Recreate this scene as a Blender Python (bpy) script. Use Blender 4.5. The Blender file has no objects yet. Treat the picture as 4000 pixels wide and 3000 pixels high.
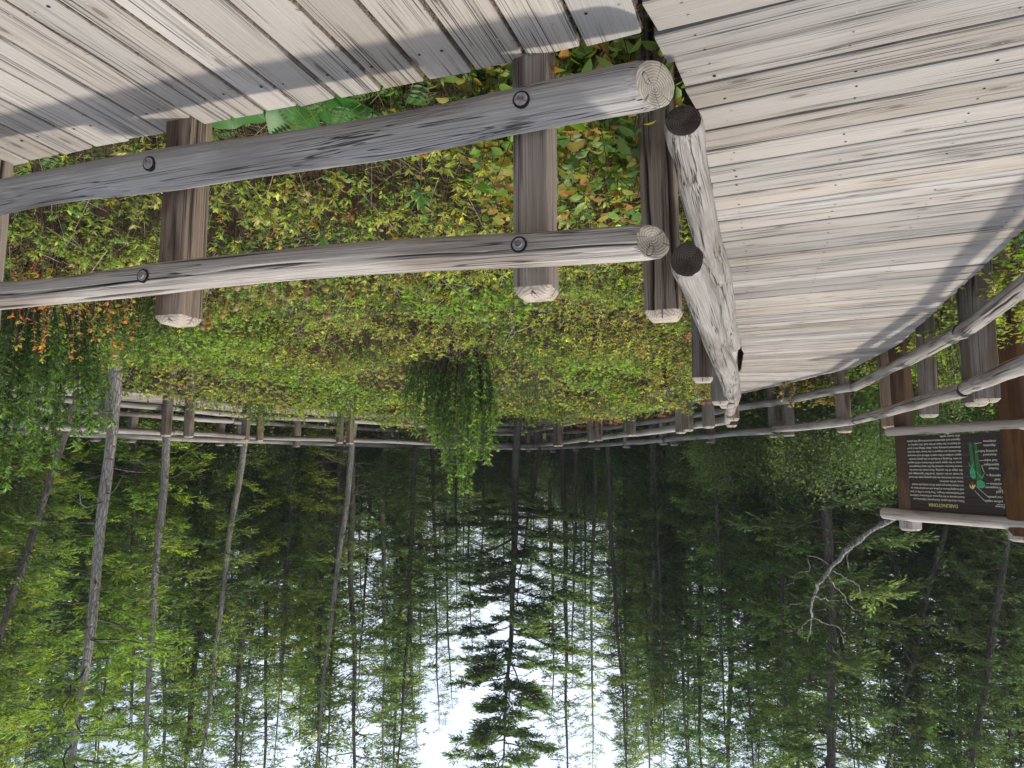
import bpy, math, random
import numpy as np
from mathutils import Matrix, Vector
rng = np.random.default_rng(7)
random.seed(7)
PI = math.pi
R = math.radians
scene = bpy.context.scene
COL = scene.collection

# ------------------------------------------------------------------ camera, sky, sun, exposure
PITCH = R(6.58)
cam_data = bpy.data.cameras.new('camera')
cam_data.sensor_width = 36.0
cam_data.lens = 36.0 * 1548.0 / 2212.0
cam_data.clip_start = 0.05
cam_data.clip_end = 2000
cam = bpy.data.objects.new('camera', cam_data)
COL.objects.link(cam)
# the photograph was taken with the camera held upside down
cam.matrix_world = Matrix.Translation((0, 0, 1.65)) @ Matrix.Rotation(PI / 2 - PITCH, 4, 'X') @ Matrix.Rotation(PI, 4, 'Z')
scene.camera = cam

SUN_EL = R(67)
SUN_AZ = R(-91)          # from the left of the walkway, clockwise from +Y
world = bpy.data.worlds.new('World')
scene.world = world
world.use_nodes = True
wn = world.node_tree.nodes
wl = world.node_tree.links
for n in list(wn):
    wn.remove(n)
sky = wn.new('ShaderNodeTexSky')
sky.sky_type = 'NISHITA'
sky.sun_disc = False
sky.sun_elevation = SUN_EL
sky.sun_rotation = SUN_AZ
sky.air_density = 1.0
sky.dust_density = 6.0
sky.ozone_density = 1.0
bg = wn.new('ShaderNodeBackground')
bg.inputs['Strength'].default_value = 0.15
wo = wn.new('ShaderNodeOutputWorld')
# a bright veil of thin high cloud with a few bluer breaks
tcw = wn.new('ShaderNodeTexCoord')
cmap = wn.new('ShaderNodeMapping'); cmap.inputs['Scale'].default_value = (1.0, 1.0, 2.4)
cno = wn.new('ShaderNodeTexNoise'); cno.inputs['Scale'].default_value = 2.2; cno.inputs['Detail'].default_value = 6; cno.inputs['Roughness'].default_value = .6
crp = wn.new('ShaderNodeValToRGB'); crp.color_ramp.elements[0].position = .34; crp.color_ramp.elements[0].color = (.35, .35, .35, 1)
crp.color_ramp.elements[1].position = .60; crp.color_ramp.elements[1].color = (.9, .9, .9, 1)
cmx = wn.new('ShaderNodeMix'); cmx.data_type = 'RGBA'; cmx.inputs[7].default_value = (5.2, 5.75, 6.7, 1)
wl.new(tcw.outputs['Generated'], cmap.inputs[0]); wl.new(cmap.outputs[0], cno.inputs['Vector']); wl.new(cno.outputs['Fac'], crp.inputs[0])
wl.new(crp.outputs[0], cmx.inputs[0]); wl.new(sky.outputs[0], cmx.inputs[6]); wl.new(cmx.outputs[2], bg.inputs['Color'])
wl.new(bg.outputs[0], wo.inputs['Surface'])

sd = bpy.data.lights.new('sun', 'SUN')
sd.energy = 2.6
sd.angle = R(3.5)
sd.color = (1.0, 0.94, 0.84)
sun = bpy.data.objects.new('sun', sd)
COL.objects.link(sun)
to_sun = Vector((math.sin(SUN_AZ) * math.cos(SUN_EL), math.cos(SUN_AZ) * math.cos(SUN_EL), math.sin(SUN_EL)))
sun.rotation_mode = 'QUATERNION'
sun.rotation_quaternion = to_sun.to_track_quat('Z', 'Y')
sun.location = to_sun * 60

vs = scene.view_settings
vs.view_transform = 'Standard'
vs.look = 'None'
vs.exposure = 0.62
vs.gamma = 1.0
vs.use_curve_mapping = False

# ------------------------------------------------------------------ small helpers
def tag(o, label=None, cat=None, group=None, kind=None):
    if label: o['label'] = label
    if cat: o['category'] = cat
    if group: o['group'] = group
    if kind: o['kind'] = kind
    return o

def empty(name, loc=(0, 0, 0), rot=(0, 0, 0)):
    o = bpy.data.objects.new(name, None)
    o.empty_display_size = 0.2
    o.location = loc
    o.rotation_euler = rot
    COL.objects.link(o)
    return o

class Geo:
    """Collects vertices, faces, one tint per vertex and one material slot per face."""
    def __init__(self):
        self.v, self.f3, self.f4, self.m3, self.m4, self.t = [], [], [], [], [], []
        self.n = 0
    def add(self, V, F3=None, F4=None, tint=None, mat=0):
        V = np.asarray(V, np.float32).reshape(-1, 3)
        self.v.append(V)
        if tint is None:
            T = np.ones((len(V), 3), np.float32)
        else:
            T = np.asarray(tint, np.float32)
            if T.ndim == 1:
                T = np.tile(T, (len(V), 1))
        self.t.append(T)
        if F3 is not None and len(F3):
            F3 = np.asarray(F3, np.int64).reshape(-1, 3) + self.n
            self.f3.append(F3); self.m3.append(np.full(len(F3), mat, np.int32))
        if F4 is not None and len(F4):
            F4 = np.asarray(F4, np.int64).reshape(-1, 4) + self.n
            self.f4.append(F4); self.m4.append(np.full(len(F4), mat, np.int32))
        self.n += len(V)
    def mesh(self, name, mats, smooth=True):
        me = bpy.data.meshes.new(name)
        V = np.concatenate(self.v) if self.v else np.zeros((0, 3), np.float32)
        f3 = np.concatenate(self.f3) if self.f3 else np.zeros((0, 3), np.int64)
        f4 = np.concatenate(self.f4) if self.f4 else np.zeros((0, 4), np.int64)
        n3, n4 = len(f3), len(f4)
        me.vertices.add(len(V))
        me.vertices.foreach_set('co', V.ravel())
        me.loops.add(n3 * 3 + n4 * 4)
        me.loops.foreach_set('vertex_index', np.concatenate([f3.ravel(), f4.ravel()]).astype(np.int32))
        me.polygons.add(n3 + n4)
        me.polygons.foreach_set('loop_start', np.concatenate([np.arange(n3) * 3, n3 * 3 + np.arange(n4) * 4]).astype(np.int32))
        mi = np.concatenate(([np.concatenate(self.m3)] if n3 else []) + ([np.concatenate(self.m4)] if n4 else []) or [np.zeros(0, np.int32)])
        for m in mats:
            me.materials.append(m)
        me.polygons.foreach_set('material_index', mi.astype(np.int32))
        me.polygons.foreach_set('use_smooth', np.full(n3 + n4, smooth))
        me.update(calc_edges=True)
        T = np.concatenate(self.t) if self.t else np.zeros((0, 3), np.float32)
        a = me.color_attributes.new('tint', 'FLOAT_COLOR', 'POINT')
        a.data.foreach_set('color', np.concatenate([T, np.ones((len(T), 1), np.float32)], 1).astype(np.float32).ravel())
        return me
    def obj(self, name, mats, parent=None, smooth=True, loc=None):
        if not isinstance(mats, (list, tuple)): mats = [mats]
        o = bpy.data.objects.new(name, self.mesh(name, mats, smooth))
        COL.objects.link(o)
        if loc is not None: o.location = loc
        if parent: o.parent = parent
        return o

def nrm(a):
    return a / np.maximum(np.linalg.norm(a, axis=-1, keepdims=True), 1e-9)

def add_leaves(g, P, D, N, L, W, tint, fine=False, fold=0.18, curl=0.12, mat=0):
    """Leaves with a fold along the midrib: 2 triangles each, or 8 when fine."""
    P = np.asarray(P, float); n = len(P)
    if n == 0: return
    D = nrm(np.asarray(D, float)); N = np.asarray(N, float)
    N = nrm(N - (N * D).sum(1, keepdims=True) * D)
    S = np.cross(D, N)
    L = np.broadcast_to(np.asarray(L, float).reshape(-1, 1), (n, 1)); W = np.broadcast_to(np.asarray(W, float).reshape(-1, 1), (n, 1))
    tint = np.broadcast_to(np.asarray(tint, float), (n, 3))
    if not fine:
        V = np.stack([P, P + D * L * .5 + S * W * .5 + N * W * fold, P + D * L * .5 - S * W * .5 + N * W * fold, P + D * L - N * L * curl], 1)
        k = np.arange(n)[:, None] * 4
        F = np.concatenate([k + [0, 1, 3], k + [0, 3, 2]])
        g.add(V.reshape(-1, 3), F, None, np.repeat(tint, 4, 0), mat)
    else:
        a, b = .33, .68
        V = np.stack([P,
                      P + D * L * a + S * W * .46 + N * W * fold, P + D * L * a, P + D * L * a - S * W * .46 + N * W * fold,
                      P + D * L * b + S * W * .40 + N * (W * fold - L * curl * .4), P + D * L * b - N * L * curl * .45, P + D * L * b - S * W * .40 + N * (W * fold - L * curl * .4),
                      P + D * L - N * L * curl], 1)
        k = np.arange(n)[:, None] * 8
        F3 = np.concatenate([k + [0, 2, 1], k + [0, 3, 2], k + [4, 5, 7], k + [5, 6, 7]])
        F4 = np.concatenate([k + [1, 2, 5, 4], k + [2, 3, 6, 5]])
        g.add(V.reshape(-1, 3), F3, F4, np.repeat(tint, 8, 0), mat)

def add_sticks(g, A, B, ra, rb, tint, sides=3, mat=0):
    """Many straight tapered sticks from A to B."""
    A = np.asarray(A, float).reshape(-1, 3); B = np.asarray(B, float).reshape(-1, 3); n = len(A)
    if n == 0: return
    ra = np.broadcast_to(np.asarray(ra, float).reshape(-1, 1, 1), (n, 1, 1)); rb = np.broadcast_to(np.asarray(rb, float).reshape(-1, 1, 1), (n, 1, 1))
    D = nrm(B - A)
    up = np.where(np.abs(D[:, 2:3]) > .9, np.array([[1., 0, 0]]), np.array([[0, 0, 1.]]))
    U = nrm(np.cross(D, up)); Wv = np.cross(D, U)
    ang = np.arange(sides) / sides * 2 * PI
    ring = U[:, None] * np.cos(ang)[None, :, None] + Wv[:, None] * np.sin(ang)[None, :, None]
    V = np.concatenate([A[:, None] + ring * ra, B[:, None] + ring * rb], 1)
    k = (np.arange(n) * 2 * sides)[:, None]
    F = np.concatenate([k + [i, (i + 1) % sides, sides + (i + 1) % sides, sides + i] for i in range(sides)])
    tint = np.broadcast_to(np.asarray(tint, float), (n, 3))
    g.add(V.reshape(-1, 3), None, F, np.repeat(tint, 2 * sides, 0), mat)

def add_tube(g, pts, rad, sides=6, tint=(1, 1, 1), mat=0, cap=True):
    pts = np.asarray(pts, float); n = len(pts)
    rad = np.broadcast_to(np.asarray(rad, float), (n,))
    T = np.gradient(pts, axis=0); T = nrm(T)
    ref = np.array([1., 0, 0]) if abs(T[0][0]) < .8 else np.array([0, 1., 0])
    U = np.zeros_like(pts)
    u = ref
    for i in range(n):
        u = u - T[i] * (u @ T[i]); u = u / max(np.linalg.norm(u), 1e-9); U[i] = u
    Wv = np.cross(T, U)
    ang = np.arange(sides) / sides * 2 * PI
    V = pts[:, None] + (U[:, None] * np.cos(ang)[None, :, None] + Wv[:, None] * np.sin(ang)[None, :, None]) * rad[:, None, None]
    i = np.arange(n - 1)[:, None] * sides; j = np.arange(sides)[None]; jn = (j + 1) % sides
    F = np.stack([i + j, i + jn, i + sides + jn, i + sides + j], -1).reshape(-1, 4)
    F3 = []
    V = V.reshape(-1, 3)
    if cap:
        V = np.concatenate([V, pts[-1:]])
        F3 = [[(n - 1) * sides + a, (n - 1) * sides + (a + 1) % sides, n * sides] for a in range(sides)]
    g.add(V, F3, F, tint, mat)

def smooth_path(P, n):
    P = np.asarray(P, float)
    t = np.linspace(0, 1, len(P)); s = np.linspace(0, 1, n)
    out = np.zeros((n, P.shape[1]))
    m = np.gradient(P, axis=0)
    k = np.minimum((s * (len(P) - 1)).astype(int), len(P) - 2); u = (s * (len(P) - 1) - k)[:, None]
    h00 = 2 * u**3 - 3 * u**2 + 1; h10 = u**3 - 2 * u**2 + u; h01 = -2 * u**3 + 3 * u**2; h11 = u**3 - u**2
    return h00 * P[k] + h10 * m[k] + h01 * P[k + 1] + h11 * m[k + 1]

def vnoise(x, y, seed=0, f=1.0):
    """Smooth 2-D value noise in 0..1."""
    x = np.asarray(x, float) * f + 100.5 + seed * 17.3; y = np.asarray(y, float) * f + 100.5 + seed * 9.1
    xi = np.floor(x).astype(np.int64); yi = np.floor(y).astype(np.int64)
    fx = x - xi; fy = y - yi; fx = fx * fx * (3 - 2 * fx); fy = fy * fy * (3 - 2 * fy)
    def h(a, b):
        v = np.sin(a * 127.1 + b * 311.7 + seed * 74.7) * 43758.5453
        return v - np.floor(v)
    return (h(xi, yi) * (1 - fx) + h(xi + 1, yi) * fx) * (1 - fy) + (h(xi, yi + 1) * (1 - fx) + h(xi + 1, yi + 1) * fx) * fy

# ------------------------------------------------------------------ materials
class M:
    def __init__(self, name):
        self.m = bpy.data.materials.new(name); self.m.use_nodes = True
        self.t = self.m.node_tree; self.N = self.t.nodes; self.L = self.t.links
        self.N.clear()
        self.out = self.N.new('ShaderNodeOutputMaterial')
    def n(self, typ, **kw):
        o = self.N.new('ShaderNode' + typ)
        for k, v in kw.items():
            if k.startswith('i_'):
                key = k[2:]
                key = int(key) if key.isdigit() else key.replace('_', ' ')
                if hasattr(v, 'is_linked') or hasattr(v, 'links'): self.L.new(v, o.inputs[key])
                else: o.inputs[key].default_value = v
            else: setattr(o, k, v)
        return o
    def link(self, a, b): self.L.new(a, b)
    def math(self, op, a, b=None, clamp=False):
        o = self.N.new('ShaderNodeMath'); o.operation = op; o.use_clamp = clamp
        for i, v in enumerate([a, b]):
            if v is None: continue
            if isinstance(v, (int, float)): o.inputs[i].default_value = v
            else: self.L.new(v, o.inputs[i])
        return o.outputs[0]
    def ramp(self, fac, stops, interp='LINEAR'):
        o = self.N.new('ShaderNodeValToRGB'); o.color_ramp.interpolation = interp
        e = o.color_ramp.elements
        while len(e) < len(stops): e.new(.5)
        for k, (p, c) in zip(e, stops):
            k.position = p
            k.color = (c, c, c, 1) if isinstance(c, (int, float)) else (*c, 1)
        self.L.new(fac, o.inputs[0]); return o.outputs[0]
    def mix(self, fac, a, b, blend='MIX'):
        o = self.N.new('ShaderNodeMix'); o.data_type = 'RGBA'; o.blend_type = blend
        for i, v in ((0, fac), (6, a), (7, b)):
            if isinstance(v, (int, float)): o.inputs[i].default_value = v
            elif isinstance(v, tuple): o.inputs[i].default_value = (*v, 1)
            else: self.L.new(v, o.inputs[i])
        return o.outputs[2]
    def coords(self, scale, rand=True, src='Object'):
        tc = self.N.new('ShaderNodeTexCoord'); v = tc.outputs[src]
        if rand:
            oi = self.N.new('ShaderNodeObjectInfo')
            ad = self.N.new('ShaderNodeVectorMath'); ad.operation = 'ADD'
            ml = self.N.new('ShaderNodeMath'); ml.operation = 'MULTIPLY'; ml.inputs[1].default_value = 37.0
            self.L.new(oi.outputs['Random'], ml.inputs[0])
            self.L.new(v, ad.inputs[0]); self.L.new(ml.outputs[0], ad.inputs[1]); v = ad.outputs[0]
        mp = self.N.new('ShaderNodeMapping'); mp.inputs['Scale'].default_value = scale
        self.L.new(v, mp.inputs['Vector']); return mp.outputs[0]
    def noise(self, vec, scale=1.0, detail=4.0, rough=.55, dist=0.0):
        o = self.N.new('ShaderNodeTexNoise'); o.inputs['Scale'].default_value = scale; o.inputs['Detail'].default_value = detail
        o.inputs['Roughness'].default_value = rough; o.inputs['Distortion'].default_value = dist
        self.L.new(vec, o.inputs['Vector']); return o.outputs['Fac']
    def finish(self, color, rough=.8, bump=None, bump_strength=.4, dist=.004, spec=.3):
        p = self.N.new('ShaderNodeBsdfPrincipled')
        p.inputs['Specular IOR Level'].default_value = spec
        if isinstance(color, tuple): p.inputs['Base Color'].default_value = (*color, 1)
        else: self.L.new(color, p.inputs['Base Color'])
        if isinstance(rough, (int, float)): p.inputs['Roughness'].default_value = rough
        else: self.L.new(rough, p.inputs['Roughness'])
        if bump is not None:
            b = self.N.new('ShaderNodeBump'); b.inputs['Strength'].default_value = bump_strength; b.inputs['Distance'].default_value = dist
            self.L.new(bump, b.inputs['Height']); self.L.new(b.outputs[0], p.inputs['Normal'])
        self.L.new(p.outputs[0], self.out.inputs['Surface']); self.bsdf = p
        return self.m

def wood(name, along, light, dark, stain, stain_lo=.55, stain_hi=.75, crack=.5, streak=1.0, knots=True):
    """Weathered timber whose grain runs along the local axis `along`."""
    m = M(name)
    def sc(a, b):
        s = [b, b, b]; s['xyz'.index(along)] = a; return tuple(s)
    warp = m.noise(m.coords(sc(1.3, 5.0)), 1, 2)
    base = m.coords(sc(.40, 150.0))
    wv = m.n('VectorMath', operation='ADD'); m.link(base, wv.inputs[0])
    ws = m.n('VectorMath', operation='SCALE'); ws.inputs['Scale'].default_value = 6.0
    cmb = m.n('CombineXYZ')
    for i, ax in enumerate('xyz'):
        if ax != along: m.link(warp, cmb.inputs[i])
    m.link(cmb.outputs[0], ws.inputs[0]); m.link(ws.outputs[0], wv.inputs[1])
    fine = m.noise(wv.outputs[0], 1.0, 5, .68)
    mid = m.noise(m.coords(sc(.30, 48.0)), 1, 4, .65, .1)
    big = m.noise(m.coords(sc(.9, 4.0)), 1, 3, .55)
    col = m.ramp(fine, [(.30, dark), (.50, tuple(.5 * (a + b) for a, b in zip(dark, light))), (.64, light)])
    col = m.mix(m.math('MULTIPLY', m.ramp(mid, [(.36, 1.0), (.52, 0.0)]), .5 * streak), col, dark)
    col = m.mix(m.math('MULTIPLY', m.ramp(big, [(stain_lo, 0.0), (stain_hi, 1.0)]), .75), col, stain)
    # fine dark checks running with the grain, broken into lengths
    cr = m.noise(m.coords(sc(.35, 70.0)), 1, 1.5, .5)
    crk = m.ramp(m.math('ABSOLUTE', m.math('SUBTRACT', cr, .5)), [(0.0, 1.0), (.015, .85), (.034, 0.0)])
    crk2 = m.math('MULTIPLY', crk, m.ramp(m.noise(m.coords(sc(1.2, 14.0)), 1, 2), [(.46, 0.0), (.56, 1.0)]))
    col = m.mix(m.math('MULTIPLY', crk2, crack), col, (.035, .03, .028))
    tin = m.n('Attribute', attribute_name='tint')
    col = m.mix(1.0, col, tin.outputs['Color'], 'MULTIPLY')
    h = m.math('SUBTRACT', m.math('MULTIPLY', fine, .9), m.math('MULTIPLY', crk2, 1.2))
    if knots:
        vo = m.n('TexVoronoi', i_Scale=1.0, voronoi_dimensions='2D' if along == 'x' else '3D'); m.link(m.coords(sc(1.25, 4.2)), vo.inputs['Vector'])
        kn = m.ramp(vo.outputs['Distance'], [(.035, 1.0), (.06, 0.0)])
        ring = m.ramp(m.math('FRACT', m.math('MULTIPLY', vo.outputs['Distance'], 42.0)), [(.0, 0.0), (.5, 1.0), (1, 0.0)])
        halo = m.math('MULTIPLY', m.ramp(vo.outputs['Distance'], [(.05, 1.0), (.17, 0.0)]), ring)
        col = m.mix(m.math('MULTIPLY', halo, .5), col, tuple(c * .45 for c in dark))
        col = m.mix(m.math('MULTIPLY', kn, .7), col, (.10, .075, .055))
        h = m.math('SUBTRACT', h, m.math('MULTIPLY', kn, .25))
    oi = m.n('ObjectInfo')
    hsv = m.n('HueSaturation'); m.link(col, hsv.inputs['Color'])
    m.link(m.ramp(oi.outputs['Random'], [(0, .72), (1, 1.12)]), hsv.inputs['Value'])
    m.link(m.ramp(m.math('FRACT', m.math('MULTIPLY', oi.outputs['Random'], 7.3)), [(0, .7), (1, 1.25)]), hsv.inputs['Saturation'])
    return m.finish(hsv.outputs[0], .82, h, .75, .006, .2)

MAT_PLANK = wood('deck_timber', 'x', (.345, .312, .275), (.262, .234, .205), (.225, .18, .135), .56, .80, crack=.9, streak=.24)
MAT_LOG = wood('rail_timber', 'z', (.385, .352, .315), (.215, .192, .168), (.13, .10, .075), .52, .70, crack=1.0, streak=.5, knots=True)
MAT_POST = wood('post_timber', 'z', (.35, .265, .190), (.19, .132, .088), (.060, .024, .010), .53, .60, crack=.95, streak=1.2)
MAT_POST_GREY = wood('grey_post_timber', 'z', (.245, .210, .175), (.135, .112, .092), (.11, .065, .035), .52, .66, crack=.9)
MAT_SIGNPOST = wood('stained_sign_timber', 'z', (.20, .105, .05), (.07, .035, .018), (.045, .022, .014), .42, .6, crack=.9, knots=False)
MAT_PALE = wood('peeled_pole', 'z', (.52, .46, .40), (.32, .26, .21), (.24, .10, .06), .57, .72, crack=.6)
MAT_BEAM = wood('dark_beam', 'x', (.11, .095, .08), (.05, .042, .035), (.04, .04, .03), crack=.6, knots=False)

def endgrain(name, light, dark):
    m = M(name)
    tc = m.n('TexCoord'); sp = m.n('SeparateXYZ'); m.link(tc.outputs['Object'], sp.inputs[0])
    r2 = m.math('SQRT', m.math('ADD', m.math('POWER', m.math('ADD', sp.outputs[0], .006), 2.0), m.math('POWER', m.math('SUBTRACT', sp.outputs[1], .004), 2.0)))
    nz = m.noise(tc.outputs['Object'], 22, 3)
    rr = m.math('ADD', m.math('MULTIPLY', r2, 105.0), m.math('MULTIPLY', nz, 1.6))
    ring = m.ramp(m.math('FRACT', rr), [(0, 0.0), (.55, .8), (.9, 1.0), (1, 0.0)])
    col = m.mix(ring, dark, light)
    col = m.mix(m.math('MULTIPLY', m.ramp(m.noise(tc.outputs['Object'], 9, 3), [(.4, 0.0), (.65, 1.0)]), .55), col, tuple(c * .5 for c in dark))
    ang = m.math('ARCTAN2', sp.outputs[1], sp.outputs[0])
    an = m.noise(m.n('CombineXYZ', i_0=ang, i_1=m.math('MULTIPLY', r2, 6.0)).outputs[0], .85, 2, .5)
    ck = m.ramp(m.math('ABSOLUTE', m.math('SUBTRACT', an, .5)), [(0, 1.0), (.012, 0.0)])
    col = m.mix(ck, col, (.02, .017, .015))
    return m.finish(col, .9, m.math('SUBTRACT', ring, m.math('MULTIPLY', ck, 2.0)), .6, .003, .15)
MAT_END = endgrain('end_grain_grey', (.40, .36, .30), (.20, .17, .135))
MAT_END_DARK = endgrain('end_grain_dark', (.10, .075, .06), (.035, .027, .023))
MAT_END_PALE = endgrain('end_grain_pale', (.40, .35, .29), (.25, .20, .155))

def foliage(name, trans=.35, rough=.5, spec=.35, hue=.03, val=.25):
    m = M(name)
    at = m.n('Attribute', attribute_name='tint')
    oi = m.n('ObjectInfo')
    hs = m.n('HueSaturation'); m.link(at.outputs['Color'], hs.inputs['Color'])
    m.link(m.ramp(oi.outputs['Random'], [(0, .5 - hue), (1, .5 + hue)]), hs.inputs['Hue'])
    m.link(m.ramp(m.math('FRACT', m.math('MULTIPLY', oi.outputs['Random'], 5.7)), [(0, 1 - val), (1, 1 + val * .6)]), hs.inputs['Value'])
    p = m.n('BsdfPrincipled'); p.inputs['Roughness'].default_value = rough; p.inputs['Specular IOR Level'].default_value = spec
    m.link(hs.outputs[0], p.inputs['Base Color'])
    tr = m.n('BsdfTranslucent')
    g = m.n('Gamma', i_1=.85); m.link(m.mix(1.0, hs.outputs[0], (1.5, 1.55, .7), 'MULTIPLY'), g.inputs[0]); m.link(g.outputs[0], tr.inputs['Color'])
    mx = m.n('MixShader'); mx.inputs[0].default_value = trans
    m.link(p.outputs[0], mx.inputs[1]); m.link(tr.outputs[0], mx.inputs[2]); m.link(mx.outputs[0], m.out.inputs['Surface'])
    return m.m
MAT_LEAF = foliage('leaf', .45, .42, .4, 0.0, 0.0)
MAT_NEEDLE = foliage('conifer_needles', .48, .6, .2, .018, .22)
MAT_SHRUB = foliage('shrub_leaf', .46, .4, .4, .02, .25)

def bark(name, light, dark, lichen):
    m = M(name)
    v = m.coords((9, 9, 2.2))
    a = m.noise(v, 1.6, 5, .65); b = m.noise(m.coords((1.2, 1.2, .7)), 1, 3)
    vo = m.n('TexVoronoi', feature='DISTANCE_TO_EDGE', i_Scale=2.4); m.link(v, vo.inputs['Vector'])
    col = m.ramp(a, [(.3, dark), (.7, light)])
    col = m.mix(m.math('MULTIPLY', m.ramp(b, [(.5, 0.0), (.7, 1.0)]), .6), col, lichen)
    col = m.mix(m.math('MULTIPLY', m.ramp(vo.outputs['Distance'], [(0, 1.0), (.09, 0.0)]), .6), col, tuple(c * .4 for c in dark))
    return m.finish(col, .9, m.math('ADD', a, m.ramp(vo.outputs['Distance'], [(0, 0.0), (.15, 1.0)])), .8, .02, .15)
MAT_BARK = bark('dark_bark', (.17, .145, .125), (.075, .063, .055), (.16, .165, .125))
MAT_BARK_PALE = bark('pale_bark', (.36, .33, .30), (.19, .165, .145), (.32, .32, .26))
MAT_DEAD = bark('silvered_wood', (.42, .40, .38), (.09, .08, .075), (.05, .045, .04))

m = M('twig'); at = m.n('Attribute', attribute_name='tint')
MAT_TWIG = m.finish(at.outputs['Color'], .85)

m = M('peat')
co = m.coords((1, 1, 1), False)
a = m.noise(co, 3.0, 8, .65); b = m.noise(co, 22, 6, .7)
col = m.ramp(a, [(.3, (.018, .014, .010)), (.55, (.05, .038, .022)), (.75, (.085, .068, .035))])
col = m.mix(m.math('MULTIPLY', m.ramp(b, [(.5, 0.0), (.68, 1.0)]), .6), col, (.16, .125, .07))
MAT_PEAT = m.finish(col, .95, m.math('ADD', a, b), 1.0, .05, .1)

m = M('rusty_steel')
co = m.coords((1, 1, 1))
MAT_STEEL = m.finish(m.ramp(m.noise(co, 60, 4), [(.35, (.06, .035, .025)), (.65, (.19, .17, .16))]), .55, m.noise(co, 160, 3), .4, .001, .5)
m = M('grey_washer'); MAT_WASHER = m.finish(m.ramp(m.noise(m.coords((1, 1, 1)), 90, 4), [(.3, (.10, .09, .085)), (.7, (.30, .29, .28))]), .5, None, spec=.5)
m = M('recess_shade_black'); MAT_HOLE_SHADE = m.finish((.012, .010, .009), .95)  # near-black colour painted for the shade inside nail holes and bolt recesses
m = M('sign_brown')
co = m.coords((1.2, 26, 26)); a = m.noise(co, 1, 5, .6); b = m.noise(m.coords((1, 1, 1)), 5, 5)
col = m.ramp(a, [(.3, (.022, .0115, .0095)), (.7, (.034, .0185, .015))])
col = m.mix(m.math('MULTIPLY', m.ramp(b, [(.55, 0.0), (.75, 1.0)]), .5), col, (.052, .032, .027))
MAT_SIGN = m.finish(col, .6, a, .25, .003, .35)
def paint(name, c):
    m = M(name); n = m.noise(m.coords((1, 1, 1)), 130, 4, .7)
    return m.finish(m.mix(m.math('MULTIPLY', m.ramp(n, [(.52, 0.0), (.7, 1.0)]), .55), c, (.05, .03, .025)), .65)
P_CREAM = paint('cream_paint', (.78, .72, .58)); P_YELLOW = paint('yellow_paint', (.80, .66, .18)); P_GREEN = paint('leaf_green_paint', (.035, .13, .035))
P_MINT = paint('mint_green_paint', (.075, .36, .16)); P_DARK = paint('black_paint', (.012, .02, .012)); P_RED = paint('red_paint', (.22, .03, .025)); P_WHITE = paint('white_paint', (.8, .8, .72))

# ------------------------------------------------------------------ walkway plan
# paired stations: inner edge, outer edge of the boardwalk looping round the bog
ST = np.array([[(.62, .2), (-1.15, -.6)], [(.15, 1.15), (-1.72, .30)], [(-.46, 2.39), (-2.20, 1.60)], [(-.86, 3.17), (-2.56, 2.42)], [(-1.72, 5.6), (-3.56, 4.80)], [(-2.42, 7.7), (-4.29, 6.88)],
               [(-2.62, 8.3), (-4.50, 7.45)], [(-3.4, 10.4), (-5.25, 9.6)], [(-4.0, 12.4), (-5.74, 11.9)], [(-3.78, 12.95), (-5.62, 12.95)], [(-3.63, 14.1), (-5.48, 14.4)],
               [(-3.0, 16.5), (-5.1, 17.3)], [(-2.5, 19.3), (-4.55, 20.1)], [(-1.7, 23.5), (-3.6, 24.3)], [(-.9, 27.3), (-2.3, 28.9)], [(.3, 27.5), (.8, 29.6)], [(2.2, 25.4), (3.8, 27.0)],
               [(4.9, 21.2), (6.6, 22.7)], [(7.1, 20.0), (8.2, 21.8)], [(7.85, 16.9), (9.9, 17.8)], [(8.8, 15.1), (10.7, 16.2)], [(10.2, 12.7), (12.1, 13.7)], [(11.6, 10.4), (13.5, 11.4)]], float)
FE = np.array([(-.50, 2.565), (.16, 2.84), (.99, 3.13), (1.5, 3.31), (2.85, 3.82), (4.4, 4.5)])   # far edge of the near platform

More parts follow.
